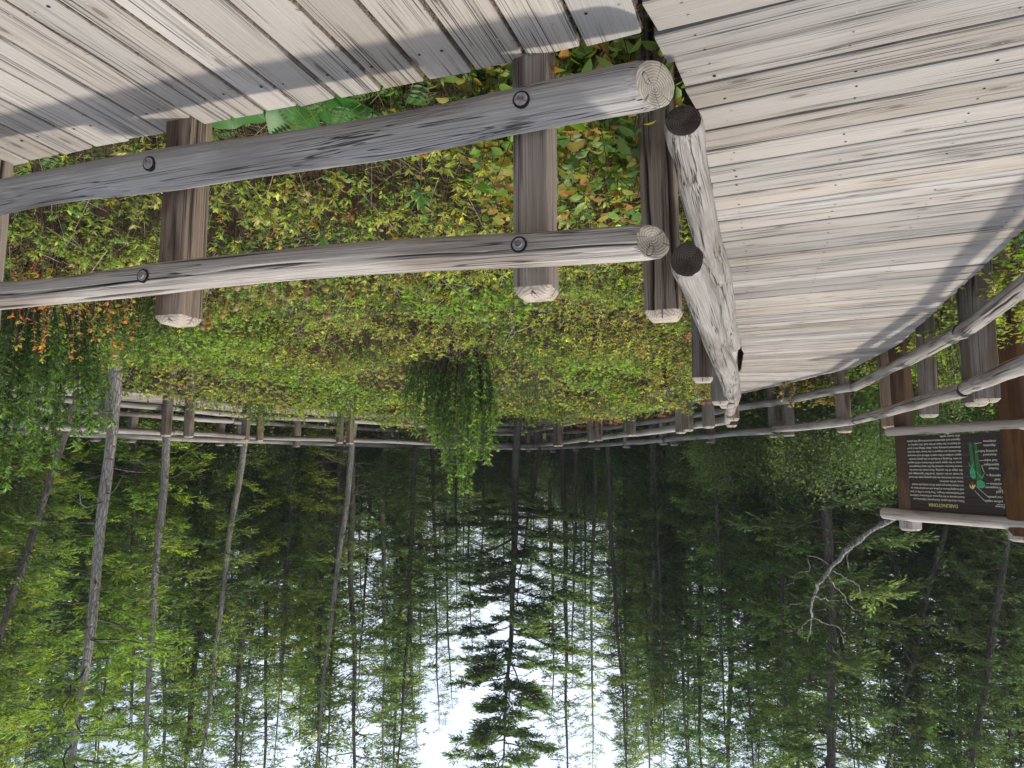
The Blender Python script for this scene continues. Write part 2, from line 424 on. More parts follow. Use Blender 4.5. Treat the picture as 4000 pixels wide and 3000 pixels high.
def plank_mesh(name, a0, a1, b0, b1, seed, thick=.04, ztop=0.0, cut=.0):
    """One board: corners a0,a1 at one end, b0,b1 at the other (plan), local x runs along it."""
    rs = np.random.default_rng(seed)
    a0, a1, b0, b1 = (np.asarray(p, float) for p in (a0, a1, b0, b1))
    o = (a0 + a1) / 2; e = (b0 + b1) / 2 - o; ln = np.linalg.norm(e); e /= ln; nv = np.array([-e[1], e[0]])
    nseg = 5 if ln > 1 else 2
    ts = np.linspace(0, 1, nseg)
    bev = .006
    secs = []
    for k, t in enumerate(ts):
        lo = (a0 * (1 - t) + b0 * t) - o; hi = (a1 * (1 - t) + b1 * t) - o
        wl = rs.normal(0, .0022, 2)
        xl, yl = lo @ e, lo @ nv + wl[0]; xh, yh_ = hi @ e, hi @ nv + wl[1]
        zc = rs.normal(0, .0012)
        if k == 0: xl += rs.normal(0, .006); xh += rs.normal(0, .006)
        if k == nseg - 1: xl += rs.normal(0, .006); xh += rs.normal(0, .006)
        s = 1 if yh_ > yl else -1
        secs.append([(xl, yl, -thick), (xl, yl, -bev + zc), (xl, yl + s * bev, zc), (xh, yh_ - s * bev, zc), (xh, yh_, -bev + zc), (xh, yh_, -thick)])
    V = np.array(secs).reshape(-1, 3)
    F = []
    flip = secs[0][0][1] > secs[0][5][1]
    for k in range(nseg - 1):
        for j in range(6):
            q = [k * 6 + j, k * 6 + (j + 1) % 6, (k + 1) * 6 + (j + 1) % 6, (k + 1) * 6 + j]
            F.append(q if flip else q[::-1])
    g = Geo()
    g.add(V, None, F)
    n0 = (nseg - 1) * 6
    c0 = [[0, 1, 2, 3], [0, 3, 4, 5]]; c1 = [[n0 + 3, n0 + 2, n0 + 1, n0], [n0 + 5, n0 + 4, n0 + 3, n0]]
    if flip: c0 = [f[::-1] for f in c0]; c1 = [f[::-1] for f in c1]
    g.f4.append(np.array([f[::-1] for f in c0 + c1], np.int64)); g.m4.append(np.zeros(4, np.int32))
    me = g.mesh(name, [MAT_PLANK], smooth=False)
    Mx = Matrix(((e[0], nv[0], 0, o[0]), (e[1], nv[1], 0, o[1]), (0, 0, 1, ztop), (0, 0, 0, 1)))
    return me, Mx

def part(name, me, parent, mx=None):
    o = bpy.data.objects.new(name, me); COL.objects.link(o); o.parent = parent
    if mx is not None: o.matrix_local = mx
    return o

NAILS = []
def lay_boards(parent, A, B, pitch, gap, seed, nail_until=99, ovh=.02):
    k = 0
    for i in range(len(A) - 1):
        la = np.linalg.norm(A[i + 1] - A[i]); lb = np.linalg.norm(B[i + 1] - B[i])
        n = max(1, int(round((la + lb) / 2 / pitch)))
        for j in range(n):
            t0, t1 = j / n, (j + 1) / n
            a0 = A[i] * (1 - t0) + A[i + 1] * t0; a1 = A[i] * (1 - t1) + A[i + 1] * t1
            b0 = B[i] * (1 - t0) + B[i + 1] * t0; b1 = B[i] * (1 - t1) + B[i + 1] * t1
            gp = gap * random.uniform(.5, 1.3)
            def trim(p, q): 
                d = q - p; l = np.linalg.norm(d); return p + d / l * min(gp / 2, l * .2), q - d / l * min(gp / 2, l * .2)
            a0, a1 = trim(a0, a1); b0, b1 = trim(b0, b1)
            me, mx = plank_mesh('plank', a0, a1, b0, b1, seed + k, ztop=random.gauss(0, .0012))
            part('plank', me, parent, mx)
            if a0[1] < nail_until:
                for f in (.075, .36, .64, .925):
                    for s in (.26, .74):
                        p = (a0 * (1 - s) + a1 * s) * (1 - f) + (b0 * (1 - s) + b1 * s) * f
                        NAILS.append((p[0] + random.gauss(0, .008), p[1] + random.gauss(0, .008)))
            k += 1
    return k

deck = empty('boardwalk', (0, 0, 0))
tag(deck, 'long weathered grey plank boardwalk curving left of the bog and round behind it', None, None, 'structure')
lay_boards(deck, ST[:, 0], ST[:, 1], .235, .024, 1000, 9)
nails_deck = NAILS[:]
NAILS.clear()
platform = empty('boardwalk_platform', (0, 0, 0))
tag(platform, 'near plank deck with debris filled gaps in front of the log railing', None, None, 'structure')
fe = smooth_path(FE, 26)
angs = np.interp(fe[:, 0], [-.5, .5, 1.5, 2.3, 4.4], [110.8, 109.5, 108.6, 103.8, 98])
ne = fe - 2.5 * np.stack([np.cos(np.radians(angs)), np.sin(np.radians(angs))], 1)
# keep the near platform clear of the boardwalk
lay_boards(platform, fe[0::5].tolist() and np.array([fe[k] for k in (0, 5, 10, 15, 20, 25)]), np.array([ne[k] for k in (0, 5, 10, 15, 20, 25)]), .212, .020, 5000)
nails_plat = NAILS[:]

def nail_part(pts, parent, z):
    g = Geo(); a = np.arange(7) / 7 * 2 * PI
    for (x, y) in pts:
        r = random.uniform(.0045, .0065)
        if random.random() < .5:
            # a nail head standing slightly proud
            V = [(x, y, z + .0035)] + [(x + math.cos(t) * r, y + math.sin(t) * r, z + .002) for t in a]
            mt = 0
        else:
            # a flat black disc painted for the shade in a counter-sunk hole, longer along the grain
            V = [(x, y, z + .0022)] + [(x + math.cos(t) * r * 1.25, y + math.sin(t) * r * 1.25, z + .0018) for t in a]
            mt = 1
        g.add(V, [[0, 1 + i, 1 + (i + 1) % 7] for i in range(7)], mat=mt)
    o = g.obj('nail_heads', [MAT_WASHER, MAT_HOLE_SHADE], parent, False); tag(o, kind='stuff'); return o
nail_part(nails_deck, deck, .001)
nail_part(nails_plat, platform, .001)
# needles and debris packed into the gaps of the platform
g = Geo()
n = 9000
i0 = rng.integers(0, 24, n); fr = rng.random(n)
# gaps lie on the board joints; joints are regular inside each 5-step span
bi = rng.integers(0, 5, n); ks = np.array([0, 5, 10, 15, 20, 25])
fA, fB = fe[ks[bi]], fe[ks[bi + 1]]; nA, nB = ne[ks[bi]], ne[ks[bi + 1]]
nb = np.maximum(1, np.round((np.linalg.norm(fB - fA, axis=1) + np.linalg.norm(nB - nA, axis=1)) / 2 / .212))
tt = np.floor(rng.random(n) * nb) / nb
jf = fA * (1 - tt[:, None]) + fB * tt[:, None]; jn = nA * (1 - tt[:, None]) + nB * tt[:, None]
p2 = jf * (1 - fr[:, None]) + jn * fr[:, None] + rng.normal(0, .004, (n, 2))
P = np.concatenate([p2, rng.uniform(-.018, -.004, (n, 1))], 1)
d = nrm(np.concatenate([rng.normal(0, 1, (n, 2)), rng.normal(0, .25, (n, 1))], 1))
d[:, :2] += nrm(jn - jf) * 1.2
add_sticks(g, P, P + nrm(d) * rng.uniform(.008, .03, (n, 1)), .0012, .0008, np.array([[.10, .065, .035]]) * rng.uniform(.3, 1.6, (n, 1)))
tag(g.obj('gap_debris', [MAT_TWIG], platform, False), kind='stuff')

# beams under the decks
def beam(parent, p, q, w=.09, h=.20, z=-.045):
    p = np.array(p, float); q = np.array(q, float); d = q - p; l = np.linalg.norm(d); e = d / l
    g = Geo(); x0, x1 = 0, l
    V = [(x, y, zz) for x in (0, l) for y in (-w / 2, w / 2) for zz in (-h, 0)]
    g.add(V, None, [[0, 1, 3, 2], [4, 6, 7, 5], [0, 4, 5, 1], [2, 3, 7, 6], [1, 5, 7, 3], [0, 2, 6, 4]])
    part('beam', g.mesh('beam', [MAT_BEAM], False), parent, Matrix(((e[0], -e[1], 0, p[0]), (e[1], e[0], 0, p[1]), (0, 0, 1, z), (0, 0, 0, 1))))
for i in range(len(ST) - 1):
    a, b = ST[i], ST[i + 1]
    for f in (.10, .5, .90):
        beam(deck, a[0] * (1 - f) + a[1] * f, b[0] * (1 - f) + b[1] * f)
for f in (.06, .5, .94):
    for k in range(5):
        a, b = ks[k], ks[k + 1]
        beam(platform, fe[a] * (1 - f) + ne[a] * f, fe[b] * (1 - f) + ne[b] * f)

# ------------------------------------------------------------------ logs, posts, railings
def log_geo(L, r0, r1, seed, na=20, nl=24, square=False, cracks=0, wob=.006, chamfer=None, bumpy=.03, round_ends=True, bend=0.0, neck=0.0, cut=None):
    """A pole along local +z from 0 to L. Slot 0 = side, 1 = bottom end grain, 2 = top end grain."""
    rs = np.random.default_rng(seed)
    if square: zs = np.linspace(0, 1, nl) * (L - .034)
    else: zs = np.linspace(0, 1, nl) * L
    ph = np.arange(na) / na * 2 * PI
    if square:
        # crowd the vertices at the arrises
        ph = ph + .0
    Z, PH = np.meshgrid(zs, ph, indexing='ij')
    u = Z / L
    rad = r0 + (r1 - r0) * u
    if square:
        c, s = np.abs(np.cos(PH)), np.abs(np.sin(PH)); rad = rad * (c**9 + s**9) ** (-1 / 9)
        rad = np.minimum(rad, (r0 + (r1 - r0) * u) * 1.30)
    for k in range(5):
        f = rs.uniform(1, 5) * 2 * PI / max(L, 1.2); rad = rad * (1 + bumpy * .35 * np.sin(f * Z + rs.uniform(0, 6) + rs.integers(0, 3) * PH))
    if neck:
        rad = rad * (1 - neck * np.exp(-((Z - .33) / .10) ** 2) * np.clip(np.cos(PH - 2.2), 0, 1) + neck * .5 * np.exp(-((Z - .12) / .12) ** 2))
    rad += (vnoise(PH * 4, Z * 1.5, int(seed)) - .5) * .006 + (vnoise(PH * 9, Z * 3, int(seed) + 1) - .5) * .003 if nl > 30 else 0
    TN = np.ones_like(rad)
    for k in range(cracks):
        p0 = rs.uniform(0, 2 * PI); za, zb = sorted(rs.uniform(-.15, 1.15, 2) * L)
        if zb - za < .35 * L: zb = za + .6 * L
        pc = p0 + .10 * np.sin(zs / L * rs.uniform(3, 9) + rs.uniform(0, 6)) + .03 * np.sin(zs * rs.uniform(8, 16))
        env = np.clip((zs - za) / .2, 0, 1) * np.clip((zb - zs) / .2, 0, 1)
        dphi = np.abs((PH - pc[:, None] + PI) % (2 * PI) - PI)
        wdt = rs.uniform(.06, .17)
        kk = np.clip(1 - dphi / wdt, 0, 1) ** .7 * env[:, None]; brk = np.clip(vnoise(zs * 3, zs * 0, int(seed) + k) * 2.2 - .35, 0, 1)[:, None]
        rad -= rs.uniform(.006, .016) * kk * brk; TN *= 1 - .88 * np.clip(kk * brk * 1.3, 0, 1)
    if not square and round_ends:
        e0 = np.clip(Z / .02, 0, 1); e1 = np.clip((L - Z) / .02, 0, 1)
        rad = rad * (.93 + .07 * np.minimum(e0, e1))
    cx = wob * np.sin(zs * 2.1 + rs.uniform(0, 6)) + bend * np.sin(np.clip(zs / L, 0, 1) * PI); cy = wob * np.sin(zs * 1.7 + rs.uniform(0, 6))
    X = cx[:, None] + rad * np.cos(PH); Y = cy[:, None] + rad * np.sin(PH)
    ZZ = Z.copy()
    if not square:
        
        ZZ[0] += .003 * np.sin(ph + rs.uniform(0, 6)); ZZ[-1] += .003 * np.sin(ph + rs.uniform(0, 6))
    if cut is not None:
        ZZ = ZZ + (cut[0] * X + cut[1] * Y) * np.clip(1 - Z / .28, 0, 1)
    V = np.stack([X, Y, ZZ], -1).reshape(-1, 3)
    i = np.arange(nl - 1)[:, None] * na; j = np.arange(na)[None]; jn = (j + 1) % na
    F = np.stack([i + j, i + jn, i + na + jn, i + na + j], -1).reshape(-1, 4)
    g = Geo(); g.add(V, None, F, np.repeat(TN.reshape(-1, 1), 3, 1), mat=0)
    def cap(rows, slot, base_ring, up):
        base = np.stack([X[base_ring], Y[base_ring], ZZ[base_ring]], -1); cen = base.mean(0)
        prev = base; VV = [base]
        for (s, dz) in rows:
            ring = cen + (base - cen) * [s, s, 0] + [0, 0, dz]
            ring[:, 2] = cen[2] + dz + (base[:, 2] - cen[2]) * s
            VV.append(ring)
        V2 = np.concatenate(VV + [cen[None] + [0, 0, rows[-1][1] - (.004 if up else -.004)]])
        k = len(VV); FF = []; F3 = []
        for a in range(k - 1):
            for b in range(na):
                q = [a * na + b, a * na + (b + 1) % na, (a + 1) * na + (b + 1) % na, (a + 1) * na + b]
                FF.append(q if up else q[::-1])
        for b in range(na):
            q = [(k - 1) * na + b, (k - 1) * na + (b + 1) % na, k * na]
            F3.append(q if up else q[::-1])
        g.add(V2, F3, FF, mat=slot)
    if square:
        cap([(.985, .004), (.80, .028), (.72, .034), (.35, .036)], 2, nl - 1, True)
        cap([(.5, 0)], 1, 0, False)
    else:
        cap([(.92, .003), (.6, .002), (.25, .0)], 2, nl - 1, True)
        cap([(.92, -.003), (.6, -.002), (.25, .0)], 1, 0, False)
    return g

def frame_z(a, b, roll=0.0):
    a, b = Vector(a), Vector(b); q = (b - a).to_track_quat('Z', 'Y')
    return Matrix.Translation(a) @ q.to_matrix().to_4x4() @ Matrix.Rotation(roll, 4, 'Z')

def rail(parent, a, b, r0, r1, seed, near=False, ends=(None, None), **kw):
    L = (Vector(b) - Vector(a)).length
    na, nl = (130, max(50, int(L * 26))) if near else (16, max(10, int(L * 7)))
    fr = frame_z(a, b, random.uniform(0, 6)); cw = kw.pop('cut_dir', None)
    if cw is not None:
        lc = fr.to_3x3().inverted() @ Vector(cw); kw['cut'] = (lc.x, lc.y)
    g = log_geo(L, r0, r1, seed, na, nl, cracks=kw.pop('cracks', 5 if near else 0), **kw)
    e0, e1 = ends[0] or MAT_END, ends[1] or MAT_END
    return part('rail', g.mesh('rail', [MAT_LOG, e0, e1]), parent, fr)

def post(parent, x, y, ztop, w, rot, seed, near=False, mat=None, zbot=-.95, end=None, lean=(0, 0)):
    L = ztop - zbot
    g = log_geo(L, w / 2, w / 2, seed, 112 if near else 24, 34 if near else 12, square=True, cracks=5 if near else 0, wob=.003, bumpy=.012)
    mx = Matrix.Translation((x, y, zbot)) @ Matrix.Rotation(lean[0], 4, 'X') @ Matrix.Rotation(lean[1], 4, 'Y') @ Matrix.Rotation(rot, 4, 'Z')
    return part('post', g.mesh('post', [mat or MAT_POST, MAT_END, end or MAT_END_PALE]), parent, mx)

def bolt(railo, world_p, n, r=.013, recess=True):
    """A bolt head ringed in black for the shade of a drilled recess on the face of a rail."""
    g = Geo(); a6 = np.arange(6) / 6 * 2 * PI; a = np.arange(18) / 18 * 2 * PI
    k = 0
    def disc(rad, z0, z1, ang, mat):
        V = [(math.cos(t) * rad, math.sin(t) * rad, z) for z in (z0, z1) for t in ang] + [(0, 0, z1)]
        m_ = len(ang)
        g.add(V, [[m_ + i, m_ + (i + 1) % m_, 2 * m_] for i in range(m_)], [[i, (i + 1) % m_, m_ + (i + 1) % m_, m_ + i] for i in range(m_)], mat=mat)
    # one lathed outline: flat rim painted black as recess shade, washer, hexagonal-looking head
    prof = [(r * 1.95, -.02, 2), (r * 1.95, .0025, 2), (r * 1.5, .0025, 2), (r * 1.5, .006, 0), (r * .85, .006, 0), (r * .8, .014, 1)]
    V = [(math.cos(t) * q_, math.sin(t) * q_, z) for q_, z, _ in prof for t in a] + [(0, 0, .014)]
    for u in range(len(prof) - 1):
        g.add(V if u == 0 else np.zeros((0, 3)), None, [[(u * 18 + i) - (g.n if u else 0), (u * 18 + (i + 1) % 18) - (g.n if u else 0), ((u + 1) * 18 + (i + 1) % 18) - (g.n if u else 0), ((u + 1) * 18 + i) - (g.n if u else 0)] for i in range(18)], mat=prof[u][2])
    g.add(np.zeros((0, 3)), [[5 * 18 + i - g.n, 5 * 18 + (i + 1) % 18 - g.n, 6 * 18 - g.n] for i in range(18)], None, mat=1)
    q = Vector(n).to_track_quat('Z', 'Y').to_matrix().to_4x4()
    mx = Matrix.Translation(world_p) @ q
    o = part('bolt', g.mesh('bolt', [MAT_WASHER, MAT_STEEL, MAT_HOLE_SHADE], False), railo)
    o.matrix_local = railo.matrix_basis.inverted() @ mx
    return o

# near railing on the right, two poles bolted to square posts
rl = empty('log_railing', (0, 0, 0))
tag(rl, 'near two-rail log railing along the deck edge with thick square posts', 'railing')
rdir = np.array([.955, .297]); rn = np.array([.297, -.955]); rrot = math.atan2(.297, .955)
postA = post(rl, -.095, 2.80, .985, .155, rrot, 21, True)
postB = post(rl, 1.575, 3.33, .985, .155, rrot, 22, True)
post(rl, 2.83, 3.72, .985, .155, rrot, 23, True)
post(rl, 4.45, 4.25, .985, .155, rrot, 24)
lo = rail(rl, (-.520, 2.472, .272), (4.9, 4.13, .40), .088, .078, 31, True, ends=(MAT_END, MAT_END), bumpy=.09, wob=.012, cracks=7, cut_dir=(0, -.75, .25))
up = rail(rl, (-.495, 2.482, .838), (4.9, 4.13, .80), .066, .066, 32, True, ends=(MAT_END, MAT_END), bumpy=.08, wob=.010, cracks=7, cut_dir=(0, -.9, .1))
def seat(railo, q, up_ang):
    n = Vector((rn[0] * math.cos(R(up_ang)), rn[1] * math.cos(R(up_ang)), math.sin(R(up_ang))))
    me = railo.data; co = np.zeros(len(me.vertices) * 3, np.float32); me.vertices.foreach_get('co', co)
    mw = np.array(railo.matrix_basis); W = co.reshape(-1, 3) @ mw[:3, :3].T + mw[:3, 3]
    ax = np.array([ld[0], ld[1], 0]); sl = np.abs((W - [q[0], q[1], 0]) @ ax) < .035
    W = W[sl]; c = W.mean(0); r = W - c; r -= np.outer(r @ ax, ax); rd = np.linalg.norm(r, axis=1)
    f = (nrm(r) @ np.array(n)) > .95; c = c + ax * ((np.array([q[0], q[1], 0]) - c) @ ax)
    rad = rd[f].mean()
    return Vector(c) + n * (rad + .001), tuple(n)
lA = np.array([-.52, 2.472]); ld = nrm(np.array([5.42, 1.658]))
for sA in (.48, 2.19, 3.5):
    q = lA + ld * sA
    w, n_ = seat(lo, q, 4); bolt(lo, w, n_, .017)
    w, n_ = seat(up, q + ld * .02, 0); bolt(up, w, n_, .016)

# railing on the inner side of the loop
ri = empty('log_railing', (0, 0, 0))
tag(ri, 'log railing on the bog side of the boardwalk starting with two dark cut ends', 'railing')
IP = [(-.665, 3.15), (-1.53, 5.56), (-2.22, 7.66), (-2.43, 8.24), (-3.20, 10.36), (-3.80, 12.40), (-3.50, 12.84), (-3.42, 13.85), (-3.36, 14.3), (-2.74, 16.4), (-2.32, 19.1), (-2.15, 19.4),
      (-1.55, 23.2), (-1.45, 23.6), (-.93, 27.0), (-.59, 27.1), (1.6, 25.2), (2.0, 24.9), (4.70, 20.9), (4.95, 20.7), (6.9, 19.6), (7.15, 19.3), (7.5, 16.6), (7.75, 16.1), (8.45, 14.9), (9.55, 13.1), (11.0, 10.6)]
def side_normal(P, i, sgn):
    a = np.array(P[max(i - 1, 0)]); b = np.array(P[min(i + 1, len(P) - 1)]); d = nrm(b - a); return np.array([-d[1], d[0]]) * sgn, d
for i, p in enumerate(IP):
    n_, d_ = side_normal(IP, i, 1)
    mt = MAT_POST if i in (0, 4, 5, 20, 22, 25, 18) or i % 5 == 0 else MAT_POST_GREY
    post(ri, p[0], p[1], .985 + random.uniform(-.02, .02), .155 if i < 2 else .175, math.atan2(d_[1], d_[0]), 100 + i, i < 2, mt, lean=(random.gauss(0, .012), random.gauss(0, .012)))
IR = [np.array(p) + side_normal(IP, i, 1)[0] * .145 for i, p in enumerate(IP)]
IR[0] = np.array([-.80, 3.10])
cuts = [0, 2.5, 5.5, 7.5, 10.5, 12.5, 14.5, 16.5, 18.5, 20.5, 22.5, 26]
def along(Q, t):
    i = min(int(t), len(Q) - 2); return Q[i] * (1 - (t - i)) + Q[i + 1] * (t - i)
for k in range(len(cuts) - 1):
    pa, pb = along(IR, cuts[k]), along(IR, cuts[k + 1]); d = nrm(pb - pa)
    pa = pa + d * .012; pb = pb - d * .012
    dz = random.uniform(-.015, .015)
    nr = k == 0
    dk = MAT_END_DARK if k == 0 else None
    if k == 0:
        rail(ri, (-.690, 2.735, .285), (pb[0], pb[1], .30), .072, .100, 41, True, ends=(dk, None), bumpy=.09, wob=.012, cracks=6, neck=.2)
        rail(ri, (-.682, 2.700, .852), (pb[0], pb[1], .86), .067, .092, 42, True, ends=(dk, None), bumpy=.09, wob=.012, cracks=6, neck=.16)
    else:
        rail(ri, (pa[0], pa[1], .30 + dz), (pb[0], pb[1], .30 - dz), .075, .07, 43 + 2 * k, bumpy=.06)
        rail(ri, (pa[0], pa[1], .86 + dz), (pb[0], pb[1], .86 + dz), .072, .066, 44 + 2 * k, bumpy=.06)

# railing on the outer side of the loop
ro = empty('log_railing', (0, 0, 0))
tag(ro, 'log railing on the forest side of the boardwalk passing below the sign', 'railing')
OP = [(-2.9, 2.55), (-3.35, 3.6), (-4.53, 6.98), (-4.74, 7.50), (-5.27, 9.2), (-6.02, 11.7), (-5.86, 12.9), (-5.70, 15.1), (-5.60, 15.65), (-5.06, 18.7), (-4.62, 20.9), (-4.42, 21.4), (-3.70, 23.8), (-3.05, 26.9), (-2.5, 29.0), (-1.66, 30.5), (-.7, 30.6), (1.2, 30.2), (1.6, 30.0),
      (4.3, 27.3), (4.6, 27.0), (6.9, 23.3), (8.4, 22.2), (8.7, 21.6), (9.9, 18.9), (10.3, 17.9), (11.0, 16.5), (12.4, 14.0), (13.9, 11.6)]
for i, p in enumerate(OP):
    n_, d_ = side_normal(OP, i, -1)
    mt = MAT_POST if i in (5, 6, 9, 14, 17, 21) else MAT_POST_GREY
    post(ro, p[0] - n_[0] * .12, p[1] - n_[1] * .12, 1.03 + random.uniform(-.02, .02), .20, math.atan2(d_[1], d_[0]), 200 + i, i < 4, mt, lean=(random.gauss(0, .012), random.gauss(0, .012)))
OR = [np.array(p) + side_normal(OP, i, -1)[0] * .15 - side_normal(OP, i, -1)[0] * .12 for i, p in enumerate(OP)]
cuts = [0, 2.5, 5.5, 7.5, 10.5, 13.5, 15.5, 17.5, 19.5, 22.5, 25.5, 28]
for k in range(len(cuts) - 1):
    pa, pb = along(OR, cuts[k]), along(OR, cuts[k + 1]); d = nrm(pb - pa)
    pa = pa + d * .015; pb = pb - d * .015
    nr = k < 2
    lo_o = rail(ro, (pa[0], pa[1], .275), (pb[0], pb[1], .285), .078, .072, 71 + 2 * k, nr, bumpy=.05, ends=(MAT_END_DARK, MAT_END_DARK))
    up_o = rail(ro, (pa[0], pa[1], .87), (pb[0], pb[1], .86), .076, .070, 72 + 2 * k, nr, bumpy=.05, ends=(MAT_END_DARK, MAT_END_DARK))

# ------------------------------------------------------------------ information board
SL, SRr = np.array([-6.35, 9.30]), np.array([-5.83, 10.70])
SW = float(np.linalg.norm(SRr - SL)); SH = 1.09; SZ = 1.20
sx = (SRr - SL) / SW; sn = np.array([sx[1], -sx[0]])
sign = empty('information_board', (SL[0], SL[1], -.6))
tag(sign, 'dark brown wooden board headed DARLINGTONIA on log posts behind the outer railing', 'sign')
SIGNM = Matrix(((sx[0], 0, sn[0], 0), (sx[1], 0, sn[1], 0), (0, 1, 0, SZ + .6), (0, 0, 0, 1)))   # local x = reading direction, y = up, z = out of the face
panel = empty('panel'); panel.parent = sign; panel.matrix_local = SIGNM
nb = 8
cut = [0, .13, .27, .41, .535, .66, .79, .90, 1.0]
for k in range(nb):
    y0, y1 = cut[k] * SH + .0015, cut[k + 1] * SH - .0015
    g = Geo(); x0, x1, z0, z1, c = 0, SW, -.035, random.uniform(-.001, .001), .003
    prof = [(y0, z0), (y0, z1 - c), (y0 + c, z1), (y1 - c, z1), (y1, z1 - c), (y1, z0)]
    V = [(x, y, z) for x in (x0, x1) for (y, z) in prof]
    F = [[j, (j + 1) % 6, 6 + (j + 1) % 6, 6 + j][::-1] for j in range(6)]
    g.add(V, [[0, 1, 2], [0, 2, 3], [0, 3, 4], [0, 4, 5], [8, 7, 6], [9, 8, 6], [10, 9, 6], [11, 10, 6]], F)
    part('board', g.mesh('board', [MAT_SIGN], False), panel)
def sign_text(body, u, v, size, mat, name='lettering', align='LEFT', fit=None):
    cu = bpy.data.curves.new(name, 'FONT'); cu.body = body; cu.size = size; cu.extrude = .0008; cu.align_x = align; cu.resolution_u = 2
    t = bpy.data.objects.new('tmp', cu); COL.objects.link(t)
    bpy.context.view_layer.update()
    if fit and t.dimensions.x > 0: cu.size  # width handled below
    w = t.dimensions.x
    me = bpy.data.meshes.new_from_object(t.evaluated_get(bpy.context.evaluated_depsgraph_get()))
    COL.objects.unlink(t); bpy.data.objects.remove(t)
    me.materials.clear(); me.materials.append(mat); me.name = name
    sxx = (fit / w) if fit and w > 0 else 1.0
    return part(name, me, panel, Matrix.Translation((u * SW, (1 - v) * SH, .0032)) @ Matrix.Diagonal((sxx, 1, 1, 1)))
LINES = ['These cobra-like plants, Darlingtonia Californica, are', 'found natively in the bog areas of Northern California', 'and Southwestern Oregon. They flower in May or June',
         'with hanging blooms of yellow and red and produce up', 'to a dozen leaves per plant. Erect seed pods remain', 'most of the summer.', 'Insects are lured into the leaf opening under the hood',
         'by nectar on the colorful, "petal-like" appendages and', 'the edges of the opening. Once inside the hood the', 'insects become confused by the many transparent', 'areas in the upper parts of the leaves which appear',
         'as exits. Keeping a foothold on the glassy smooth', 'upper surface of the tube is difficult and eventually', 'the insects are trapped in the lower tube by sharp', 'downward pointing hairs. After falling into a pool',
         'of liquid at the base of the leaf, the captive is', 'digested and absorbed as food through the plants', 'thin lower walls.']
ENDX = [.925, .96, .955, .945, .93, .63, .955, .957, .95, .948, .968, .945, .975, .975, .955, .945, .955, .60]
for k, (s, ex) in enumerate(zip(LINES, ENDX)):
    sign_text(s, .39, .170 + k * .0480, .040, P_CREAM, fit=(ex - .39) * SW)
sign_text('DARLINGTONIA', .46, .112, .068, P_YELLOW, fit=.30 * SW)
for s, u, v, w in (('Flower', .022, .128, .085), ('yellow sepals', .035, .186, .165), ('red petals', .035, .236, .13), ('Leaf', .028, .298, .06), ('Transparent', .038, .350, .145), ('windows', .034, .393, .105),
                   ('leaf', .045, .445, .05), ('opening', .038, .492, .10), ('Forked', .052, .578, .085), ('appendages', .045, .622, .135), ('leaf tube', .058, .675, .115), ('downward', .060, .742, .12),
                   ('pointing hairs', .052, .786, .17), ('digestive', .062, .855, .11), ('enzymes', .055, .905, .115)):
    sign_text(s, u, v, .044, P_CREAM, fit=w * SW)
def flat(name, pts, mat, z=.003, parent=None):
    g = Geo(); P = np.array([(u * SW, (1 - v) * SH) for u, v in pts]); n = len(P); c = P.mean(0)
    V = np.concatenate([np.c_[P, np.full(n, -.002)], np.c_[P, np.full(n, z)], [[c[0], c[1], z]]])
    g.add(V, [[n + i, n + (i + 1) % n, 2 * n] for i in range(n)], [[i, (i + 1) % n, n + (i + 1) % n, n + i] for i in range(n)])
    return part(name, g.mesh(name, [mat], False), panel)
def stroke(name, pts, w, mat, z=.0036):
    g = Geo(); P = np.array([(u * SW, (1 - v) * SH) for u, v in pts]); T = nrm(np.gradient(P, axis=0)); Nn = np.stack([-T[:, 1], T[:, 0]], 1)
    Lf, Rt = P + Nn * w / 2, P - Nn * w / 2; n = len(P)
    V = np.concatenate([np.c_[Lf, np.full(n, z)], np.c_[Rt, np.full(n, z)]])
    g.add(V, None, [[i, n + i, n + i + 1, i + 1] for i in range(n - 1)])
    return part(name, g.mesh(name, [mat], False), panel)
def ell(cu, cv, a, b, rot=0, n=20):
    return [(cu + math.cos(t) * a * math.cos(rot) - math.sin(t) * b * math.sin(rot), cv + (math.cos(t) * a * math.sin(rot) + math.sin(t) * b * math.cos(rot)) * SW / SH) for t in np.arange(n) / n * 2 * PI]
# the two drawn pitcher leaves, the flower and their pointer lines
flat('leaf_tube', [(.270, .885), (.240, .885), (.222, .62), (.212, .50), (.215, .42), (.262, .42), (.258, .55), (.262, .70)], P_GREEN, .002)
flat('leaf_tube', [(.312, .885), (.283, .885), (.276, .70), (.262, .55), (.285, .50), (.305, .55), (.308, .70)], P_GREEN, .0014)
flat('leaf_hood', ell(.228, .375, .042, .034, .35), P_MINT, .003)
flat('leaf_hood', ell(.292, .505, .028, .050, -.12), P_MINT, .003)
for (pts) in ([(.205, .44), (.196, .47), (.172, .525), (.196, .492), (.214, .455)], [(.214, .445), (.232, .47), (.262, .535), (.222, .475), (.205, .452)],
              [(.302, .555), (.310, .60), (.333, .655), (.315, .59), (.296, .565)], [(.300, .56), (.283, .60), (.272, .66), (.294, .60), (.306, .57)]):
    flat('forked_appendage', pts, P_MINT, .0036)
g = Geo()
for (cu_, cv_, a_, b_, k_) in ((.228, .372, .034, .026, 14), (.292, .505, .021, .040, 13)):
    for _ in range(k_):
        t = random.uniform(0, 2 * PI); q = math.sqrt(random.random()); u, v = cu_ + math.cos(t) * a_ * q, cv_ + math.sin(t) * b_ * q * SW / SH
        r = .0042; V = [(u * SW + math.cos(s) * r, (1 - v) * SH + math.sin(s) * r * 1.3, .0048) for s in np.arange(6) / 6 * 2 * PI]
        g.add(V, None, [[0, 1, 2, 3], [0, 3, 4, 5]])
